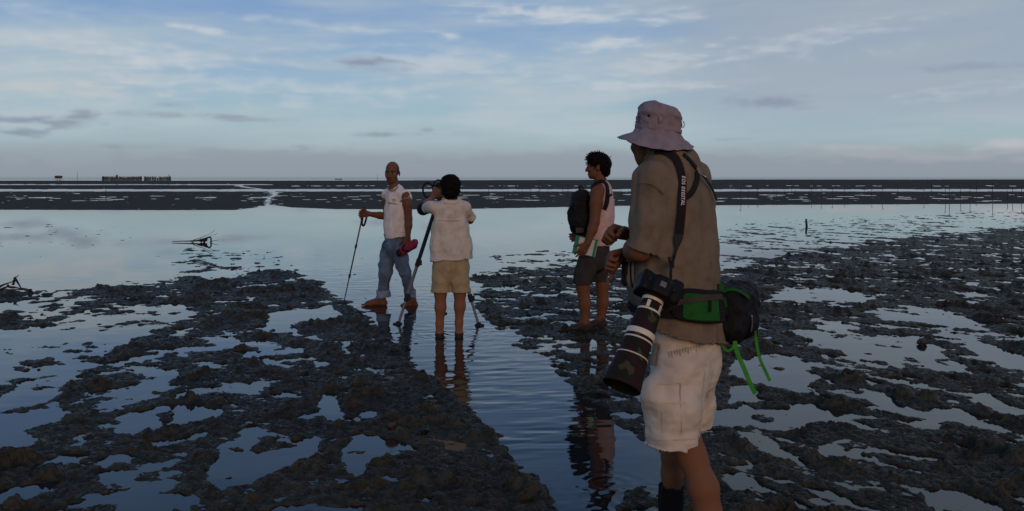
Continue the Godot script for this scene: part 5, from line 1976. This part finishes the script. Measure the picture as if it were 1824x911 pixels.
	bf.ell(q(1031, 402), Vector3(0.088, 0.09, 0.14), tilt, 0.03)
	g = Geo.new()
	bf.net(g)
	g.wrinkle(noise(7.0, 3, 261), 0.026, Vector3.ONE)
	part("pack", g, mats.nylon, bag)
	g = Geo.new()
	var pb := q(1031, 408)
	g.box(pb + Vector3(0.0, -0.005, 0.125), Vector3(0.075, 0.050, 0.012), Basis(Vector3(0, 0, 1), 0.1))
	part("mesh_pocket", g, mats.dkolive, bag)
	g = Geo.new()
	g.tube(smooth_path([q(1033, 340, -0.02), q(1032, 334, -0.02), q(1036, 332, -0.02), q(1040, 336, -0.02)], 4), [0.009], 8)
	part("grab_handle", g, mats.nylon, bag)
	var bs := Field.new(q(1068, 350) - Vector3(0.28, 0.30, 0.36), q(1068, 350) + Vector3(0.28, 0.26, 0.36), 0.011)
	bs.chain([q(1071, 350), q(1071, 385), q(1069, 415)], [0.152, 0.170, 0.174], 0.04, f, [0.74, 0.74])
	bs.seg(q(1065, 340, -0.14), q(1066, 340, 0.14), 0.060, 0.060, 0.05)
	bs.seg(q(1072, 326), q(1066, 338, -0.12), 0.050, 0.055, 0.04)
	g = Geo.new()
	var e := on(bs, [[1049, 343], [1054, 336], [1061, 329], [1068, 325], [1074, 325], [1079, 330], [1081, 340], [1081, 352], [1080, 362], [1076, 374]], 0.012)
	g.ribbon(smooth_path(e[0], 3), smooth_path(e[1], 3), 0.044, 0.012)
	var strap := part("shoulder_strap", g, mats.nylon, bag)
	g = Geo.new()
	e = on(bs, [[1079, 350], [1083, 349], [1087, 347]], 0.02)
	if e[0].size() == 3:
		g.ribbon(e[0], e[1], 0.022, 0.010)
		part("strap_buckle", g, mats.plastic, strap)
	g = Geo.new()
	g.ribbon([q(1080, 356, -0.2), q(1080.5, 362, -0.2), q(1080, 368, -0.2)], [Vector3(0, 0, 1)], 0.014, 0.003)
	part("strap_tail", g, mats.nylon, strap)
	# notebook in the lowered hand
	var n0 := q(1042.5, 439, -0.222)
	var nb := thing("notebook", "white picture-covered notebook with green edges held at the hip of the man in pink", "notebook", n0)
	var bas := Basis(Vector3(0, 0, 1), -0.22) * Basis(Vector3.UP, 0.15)
	g = Geo.new()
	g.box(n0, Vector3(0.215, 0.165, 0.016), bas)
	part("cover", g, mats.teal, nb)
	g = Geo.new()
	g.box(n0 + bas * Vector3(0.004, -0.001, 0.0085), Vector3(0.150, 0.150, 0.003), bas)
	var sheet_ := part("front_label", g, mats.paper, nb)
	g = Geo.new()
	g.box(n0 + bas * Vector3(-0.020, 0.032, 0.0108), Vector3(0.062, 0.040, 0.002), bas)
	part("picture", g, mats.steel, sheet_)
	for k in 3:
		g = Geo.new()
		g.box(n0 + bas * Vector3(-0.010, -0.012 - 0.018 * k, 0.0106), Vector3(0.08 - 0.015 * k, 0.005, 0.0015), bas)
		part("print_line", g, mats.alloy, sheet_)
	g = Geo.new()
	g.box(n0 + bas * Vector3(0.1085, 0, 0.001), Vector3(0.004, 0.158, 0.012), bas)
	part("pages", g, mats.paper, nb)
# ---------------------------------------------------------------- small things on the flats
func make_sapling(called: String, h: float, leaves: int, sd: int, lean: float, label: String, group: String) -> Node3D:
	var rng := RandomNumberGenerator.new()
	rng.seed = sd
	var t := thing(called, label, "sapling", Vector3.ZERO, group)
	var g := Geo.new()
	var top := Vector3(lean, h, lean * 0.4)
	var path := smooth_path([Vector3(0, -0.08, 0), Vector3(lean * 0.3, h * 0.35, rng.randf_range(-0.02, 0.02)), Vector3(lean * 0.5, h * 0.7, rng.randf_range(-0.02, 0.02)), top], 3)
	g.tube(path, [0.020, 0.020, 0.019, 0.018, 0.018, 0.017, 0.016, 0.015, 0.013, 0.011], 6)
	part("stem", g, mats.wood, t)
	if leaves:
		g = Geo.new()
		for i in leaves:
			var a := rng.randf() * TAU
			var d := Vector3(cos(a), rng.randf_range(-0.1, 1.0), sin(a)).normalized()
			var o := top - Vector3(0, rng.randf() * 0.10, 0)
			var s := d.cross(Vector3.UP).normalized() * 0.024
			var l := rng.randf_range(0.09, 0.15)
			var up := s.cross(d).normalized() * 0.006
			g.rings([PackedVector3Array([o - s * 0.1, o + up * 0.2, o + s * 0.1, o - up * 0.2]), PackedVector3Array([o + d * l * 0.5 - s, o + d * l * 0.5 + up, o + d * l * 0.5 + s, o + d * l * 0.5 - up]), PackedVector3Array([o + d * l - s * 0.1, o + d * l + up * 0.2, o + d * l + s * 0.1, o + d * l - up * 0.2])])
		part("leaves", g, mats.leaf, t)
	return t

func copy_of(o: Node3D, label: String) -> Node3D:
	var c: Node3D = o.duplicate()
	c.name = numbered(str(o.name).rstrip("0123456789_") if str(o.name).right(3).is_valid_int() else str(o.name))
	add_child(c, true)
	c.set_meta("label", label)
	return c

func make_saplings() -> void:
	var row := "mangrove saplings planted along the far mud edge"
	var label := "thin mangrove sapling with a small leaf tuft standing on the far mud edge"
	var bare := "bare thin stake standing on the far mud edge by the saplings"
	var kinds := []
	for k in 4:
		kinds.append(make_sapling("mangrove_sapling", [0.85, 1.0, 0.9, 1.1][k], [10, 14, 8, 16][k], 300 + k, [0.05, -0.04, 0.10, 0.0][k], label, row))
	for k in 3:
		kinds.append(make_sapling("bare_stake", [0.7, 0.9, 0.55][k], 0, 310 + k, [0.04, -0.05, 0.08][k], bare, "bare stakes along the far mud edge"))
	# bearing, depression of the foot, kind, size
	var spots := [[1685, 355, 1, 1.0], [1692, 357, 3, 0.95], [1711, 355, 0, 1.1], [1729, 356, 1, 0.95], [1769, 355, 3, 1.05], [1795, 357, 4, 1.0], [1803, 354, 2, 1.0], [1820, 355, 1, 1.0], [1647, 354, 0, 0.8], [1571, 353, 2, 1.0], [1553, 352, 2, 0.9], [1504, 353, 4, 1.0], [1484, 353, 0, 0.9], [1465, 354, 2, 0.85], [1446, 353, 5, 0.9], [1441, 352, 6, 1.0], [1418, 352, 4, 0.9], [1397, 352, 6, 1.1], [1384, 353, 4, 0.9], [1379, 352, 5, 0.8], [1350, 352, 0, 0.9], [1333, 352, 5, 0.9], [1320, 354, 1, 0.95],
		[1012, 349, 3, 0.9], [1002, 350, 0, 0.9], [975, 351, 5, 0.9], [962, 350, 2, 0.9], [945, 351, 4, 1.0], [930, 350, 5, 0.8], [905, 352, 6, 1.0], [870, 352, 5, 0.9], [855, 353, 6, 0.9], [1107, 350, 4, 0.9], [188, 350, 5, 1.1], [188.5, 352, 4, 0.8], [83, 360, 6, 0.9], [960, 346, 1, 1.2], [1600, 346, 1, 1.2], [1740, 345, 3, 1.3], [1540, 344, 0, 1.2], [1660, 343, 1, 1.4], [1410, 343, 3, 1.2]]
	var used := {}
	spots.sort_custom(func(a, b): return a[0] < b[0])
	var words := ["leftmost", "second", "third", "fourth", "fifth", "sixth", "seventh", "eighth", "ninth", "tenth", "eleventh", "twelfth", "thirteenth", "fourteenth", "fifteenth", "sixteenth", "seventeenth", "eighteenth", "nineteenth", "twentieth", "twenty-first", "twenty-second", "twenty-third", "twenty-fourth"]
	var count := [0, 0]
	for s in spots:
		var at := G(s[0], s[1])
		var src: Node3D = kinds[s[2]]
		var stake := 1 if s[2] > 3 else 0
		var nth: String = words[count[stake]] + (" from the left" if count[stake] else "")
		count[stake] += 1
		var text := "thin %s on the far mud edge, %s" % [["leaf-tufted sapling", "bare stake"][stake], nth]
		var o := src
		if used.has(s[2]):
			o = copy_of(src, text)
			o.set_meta("group", src.get_meta("group"))
		o.set_meta("label", text)
		used[s[2]] = true
		o.position = Vector3(at.x, maxf(mud_height(at.x, at.z), -0.03) - 0.01, at.z)
		o.rotation.y = s[0] * 1.7
		o.scale = Vector3.ONE * minf(s[3], 1.05) * 0.95

func make_debris() -> void:
	var g := Geo.new()
	# post
	var o := G(1437, 404)
	g.tube(smooth_path([o + Vector3(0.01, -0.1, 0), o + Vector3(0.0, 0.08, 0), o + Vector3(-0.015, 0.16, 0), o + Vector3(0.0, 0.235, 0)], 3), [0.036, 0.036, 0.035, 0.034, 0.033, 0.03, 0.03, 0.03, 0.028, 0.022], 8)
	solo("wooden_post", g, mats.wood, "short dark bent post standing alone in the water on the right", "post", "", o)
	# driftwood in the lake
	o = G(360, 432)
	var dw := thing("driftwood", "dark driftwood branch with a looped end lying in the open water", "driftwood", o)
	var k := o.z / -F
	var W := func(x: float, y: float, dz := 0.0) -> Vector3: return o + Vector3((x - 360.0) * k, (432.0 - y) * k, dz)
	g = Geo.new()
	g.tube(smooth_path([W.call(306, 430.5), W.call(325, 430), W.call(345, 429.5), W.call(358, 428), W.call(367, 425)], 3), [0.006, 0.008, 0.009, 0.010, 0.012, 0.014, 0.016, 0.017, 0.018, 0.018, 0.018, 0.018, 0.018], 8)
	part("trunk", g, mats.wood, dw)
	g = Geo.new()
	g.tube(smooth_path([W.call(357, 431), W.call(365, 426), W.call(372, 423), W.call(375, 424.5), W.call(375.5, 430), W.call(374, 434)], 4), [0.020, 0.020, 0.019, 0.018, 0.018], 7)
	part("loop", g, mats.wood, dw)
	for e in [[[345, 428], [362, 422], [376, 416], [383, 410]], [[352, 428], [366, 424], [380, 419], [388, 416]], [[340, 430], [352, 434], [366, 434]], [[375, 431], [382, 429], [389, 428]]]:
		g = Geo.new()
		var pts := []
		for p in e:
			pts.append(W.call(p[0], p[1], 0.04))
		g.tube(smooth_path(pts, 3), [0.009, 0.008, 0.007, 0.006, 0.005, 0.004], 6)
		part("twig", g, mats.wood, dw)
	g = Geo.new()
	var f := Field.new(W.call(361, 428) - Vector3.ONE * 0.22, W.call(361, 428) + Vector3.ONE * 0.22, 0.02)
	f.ell(W.call(360, 428.5), Vector3(0.08, 0.045, 0.07), Basis.IDENTITY, 0.02)
	f.ell(W.call(366, 427), Vector3(0.05, 0.055, 0.05), Basis.IDENTITY, 0.03)
	f.net(g)
	g.wrinkle(noise(9.0, 3, 331), 0.05, Vector3.ONE)
	part("root_clump", g, mats.wood, dw)
	# branch on the left bank
	o = G(22, 518)
	k = o.z / -F
	var br := thing("dead_branch", "dead forked branch caught on the mud clump at the left edge", "branch", o)
	for e in [[[-8, 514], [8, 507], [18, 503], [27, 497], [31, 491]], [[22, 508], [25, 500], [28, 494]], [[27, 494], [33, 503], [39, 513]], [[12, 509], [20, 512], [34, 513], [45, 516], [53, 517]], [[2, 516], [14, 511], [26, 511], [30, 514]]]:
		g = Geo.new()
		var pts := []
		for p in e:
			pts.append(o + Vector3((p[0] - 22.0) * k, (518.0 - p[1]) * k, 0.03 * sin(p[0])))
		g.tube(smooth_path(pts, 3), [0.017, 0.016, 0.014, 0.012, 0.010, 0.008, 0.006], 6)
		part("limb", g, mats.wood, br)
	# stones
	for e in [[697, 764, 0.026, Color(0.05, 0.012, 0.006), "small reddish-brown stone above a pool on the left mud bank"], [756, 771, 0.028, Color(0.010, 0.010, 0.009), "small blackish stone half sunk in the left mud bank"], [1643, 611, 0.040, Color(0.022, 0.018, 0.014), "round dark mud ball lying in a pool on the right flats"]]:
		o = G(e[0], e[1] + 4.0)
		var r: float = e[2]
		var c := o + Vector3(0, maxf(mud_height(o.x, o.z), 0.0) + r * 0.55, 0)
		f = Field.new(c - Vector3.ONE * r * 1.9, c + Vector3.ONE * r * 1.9, r * 0.14)
		f.ell(c, Vector3(r, r * 0.85, r), Basis.IDENTITY, 0.01)
		f.ell(c + Vector3(r * 0.4, r * 0.2, 0), Vector3(r, r, r) * 0.6, Basis.IDENTITY, 0.02)
		g = Geo.new()
		f.net(g, e[3])
		g.wrinkle(noise(0.7 / r, 3, int(e[0])), r * 0.4, Vector3.ONE)
		solo("stone", g, mats.stone, e[4], "stone", "", c)

func make_pens() -> void:
	var rng := RandomNumberGenerator.new()
	rng.seed = 77
	for e in [[181, 249, "fish pen of bamboo screens on the horizon, the longer one", 0], [256, 301, "fish pen of bamboo screens on the horizon, the shorter one to the right", 1]]:
		var d := 820.0
		var a := P(e[0], HY + 3.0, d)
		var b := P(e[1], HY + 3.0, d)
		var o := (a + b) * 0.5
		o.y = 0.0
		var pen := thing("fish_pen", e[2], "fish pen", o, "")
		var g := Geo.new()
		var w: float = b.x - a.x
		# four sides of posts, 12 m deep
		var posts := Geo.new()
		var net := Geo.new()
		for side in 4:
			var p0: Vector3 = [Vector3(a.x, 0, -d), Vector3(b.x, 0, -d), Vector3(b.x, 0, -d - 4.0), Vector3(a.x, 0, -d - 4.0)][side]
			var p1: Vector3 = [Vector3(b.x, 0, -d), Vector3(b.x, 0, -d - 4.0), Vector3(a.x, 0, -d - 4.0), Vector3(a.x, 0, -d)][side]
			var n := int((p1 - p0).length() / 0.55)
			for i in n:
				var p := p0.lerp(p1, (i + rng.randf() * 0.6) / n)
				var t := float(i) / n
				var low := 1.0 if side % 2 else (0.62 if (e[3] == 0 and t > 0.30 and t < 0.94 and sin(t * 37.0) > -0.2) or (e[3] == 1 and t < 0.55) else 1.0)
				var h := (3.5 + rng.randf_range(-0.25, 0.2)) * low
				if rng.randf() < 0.03:
					h *= 1.6
				if rng.randf() < 0.10:
					continue
				posts.tube([p + Vector3(0, -0.5, 0), p + Vector3(rng.randf_range(-0.15, 0.15), h, 0)], [0.13, 0.10], 5)
				if i % 4 == 0:
					var p2 := p0.lerp(p1, minf((i + 3.6) / n, 1.0))
					net.box((p + p2) * 0.5 + Vector3(0, h * 0.42, 0), Vector3(maxf(absf(p2.x - p.x), 0.08), h * 0.72, maxf(absf(p2.z - p.z), 0.08)))
		part("poles", posts, mats.bamboo, pen).set_meta("kind", "stuff")
		part("screens", net, mats.screen, pen).set_meta("kind", "stuff")
	# hut on stilts
	var d := 830.0
	var a := P(98, HY + 3.0, d)
	var b := P(109, HY + 3.0, d)
	var o := (a + b) * 0.5
	o.y = 0.0
	var hut := thing("stilt_hut", "small brown hut on stilts at the horizon, far left", "hut", o)
	var g := Geo.new()
	g.box(o + Vector3(0, 2.2, 0), Vector3(5.0, 1.6, 4.0))
	part("wall", g, mats.hut, hut)
	g = Geo.new()
	g.rings([PackedVector3Array([o + Vector3(-3.2, 2.9, 2.6), o + Vector3(3.2, 2.9, 2.6), o + Vector3(3.2, 2.9, -2.6), o + Vector3(-3.2, 2.9, -2.6)]), PackedVector3Array([o + Vector3(-2.6, 4.0, 0.1), o + Vector3(2.6, 4.0, 0.1), o + Vector3(2.6, 4.0, -0.1), o + Vector3(-2.6, 4.0, -0.1)])])
	part("roof", g, mats.thatch, hut)
	for k in 6:
		g = Geo.new()
		var p := o + Vector3(-2.4 + 2.4 * (k % 3), 0, 1.7 - 3.4 * (k / 3))
		g.tube([p - Vector3(0, 0.5, 0), p + Vector3(0, 1.6, 0)], [0.14], 6)
		part("stilt", g, mats.bamboo, hut)
	for e in [[137, 8.0, "lone thin pole at the horizon left of the fish pens"], [672, 5.5, "lone short pole at the horizon beside the bald man's head"]]:
		var p := P(e[0], HY + 2.6, 850.0)
		p.y = 0.0
		g = Geo.new()
		g.tube([p - Vector3(0, 0.5, 0), p + Vector3(0.1, e[1] * 0.6, 0), p + Vector3(0.0, e[1], 0)], [0.14, 0.12, 0.08], 6)
		solo("marker_pole", g, mats.bamboo, e[2], "pole", "", p)
	# a low boat far out
	var bo := P(603, HY + 1.6, 1300.0)
	bo.y = 0.0
	var boat := thing("outrigger_boat", "tiny low dark boat on the horizon left of the bald man", "boat", bo)
	g = Geo.new()
	var rs := []
	for i in 9:
		var t := i / 8.0 * 2.0 - 1.0
		var wd := 0.9 * (1.0 - t * t * 0.9)
		var y := 0.5 * t * t
		rs.append(PackedVector3Array([bo + Vector3(t * 5.5, 0.7 + y, wd), bo + Vector3(t * 5.5, 0.7 + y, -wd), bo + Vector3(t * 5.2, -0.2 + y, -wd * 0.5), bo + Vector3(t * 5.2, -0.2 + y, wd * 0.5)]))
	g.rings(rs)
	part("hull", g, mats.wood, boat)
	g = Geo.new()
	g.tube([bo + Vector3(-3, 0.7, 0), bo + Vector3(-3, 1.0, 3.0)], [0.08], 5)
	g.tube([bo + Vector3(3, 0.7, 0), bo + Vector3(3, 1.0, 3.0)], [0.08], 5)
	g.tube([bo + Vector3(-4.5, 0.3, 3.0), bo + Vector3(4.5, 0.3, 3.0)], [0.12], 6)
	part("outrigger", g, mats.bamboo, boat)
# ---------------------------------------------------------------- the scene
func _ready() -> void:
	# camera
	var cam := Camera3D.new()
	cam.name = "viewpoint"
	cam.set_frustum(0.1 * 911.0 / F, Vector2(0.0, -0.1 * (455.5 - HY) / F), 0.1, 30000.0)
	add_child(cam)
	cam.position = Vector3(0, EYE, 0)
	cam.current = true
	# sky
	var env := Environment.new()
	env.background_mode = Environment.BG_SKY
	var sky := Sky.new()
	var pano := PanoramaSkyMaterial.new()
	pano.panorama = make_sky()
	sky.sky_material = pano
	env.sky = sky
	env.background_energy_multiplier = 1.0
	env.tonemap_mode = Environment.TONE_MAPPER_LINEAR
	env.tonemap_exposure = 1.0
	env.sdfgi_enabled = true
	env.ssao_enabled = true
	env.ssil_enabled = true
	var we := WorldEnvironment.new()
	we.name = "environment"
	we.environment = env
	add_child(we)
	# the last of the sun, low behind the photographer and veiled by cloud
	var sun := DirectionalLight3D.new()
	sun.name = "sunlight"
	sun.light_energy = 0.28
	sun.light_color = Color(1.0, 0.77, 0.56)
	sun.light_angular_distance = 28.0
	sun.shadow_enabled = true
	add_child(sun)
	sun.rotation_degrees = Vector3(-16, 12, 0)
	build()

func build() -> void:
	var tick := Time.get_ticks_msec()
	make_mats()
	make_mud()
	make_water()
	print("setting ", Time.get_ticks_msec() - tick)
	make_pens()
	make_saplings()
	make_debris()
	make_pink_man()
	make_walker()
	make_tripod_woman()
	make_near_man()
	print("near man ", Time.get_ticks_msec() - tick)
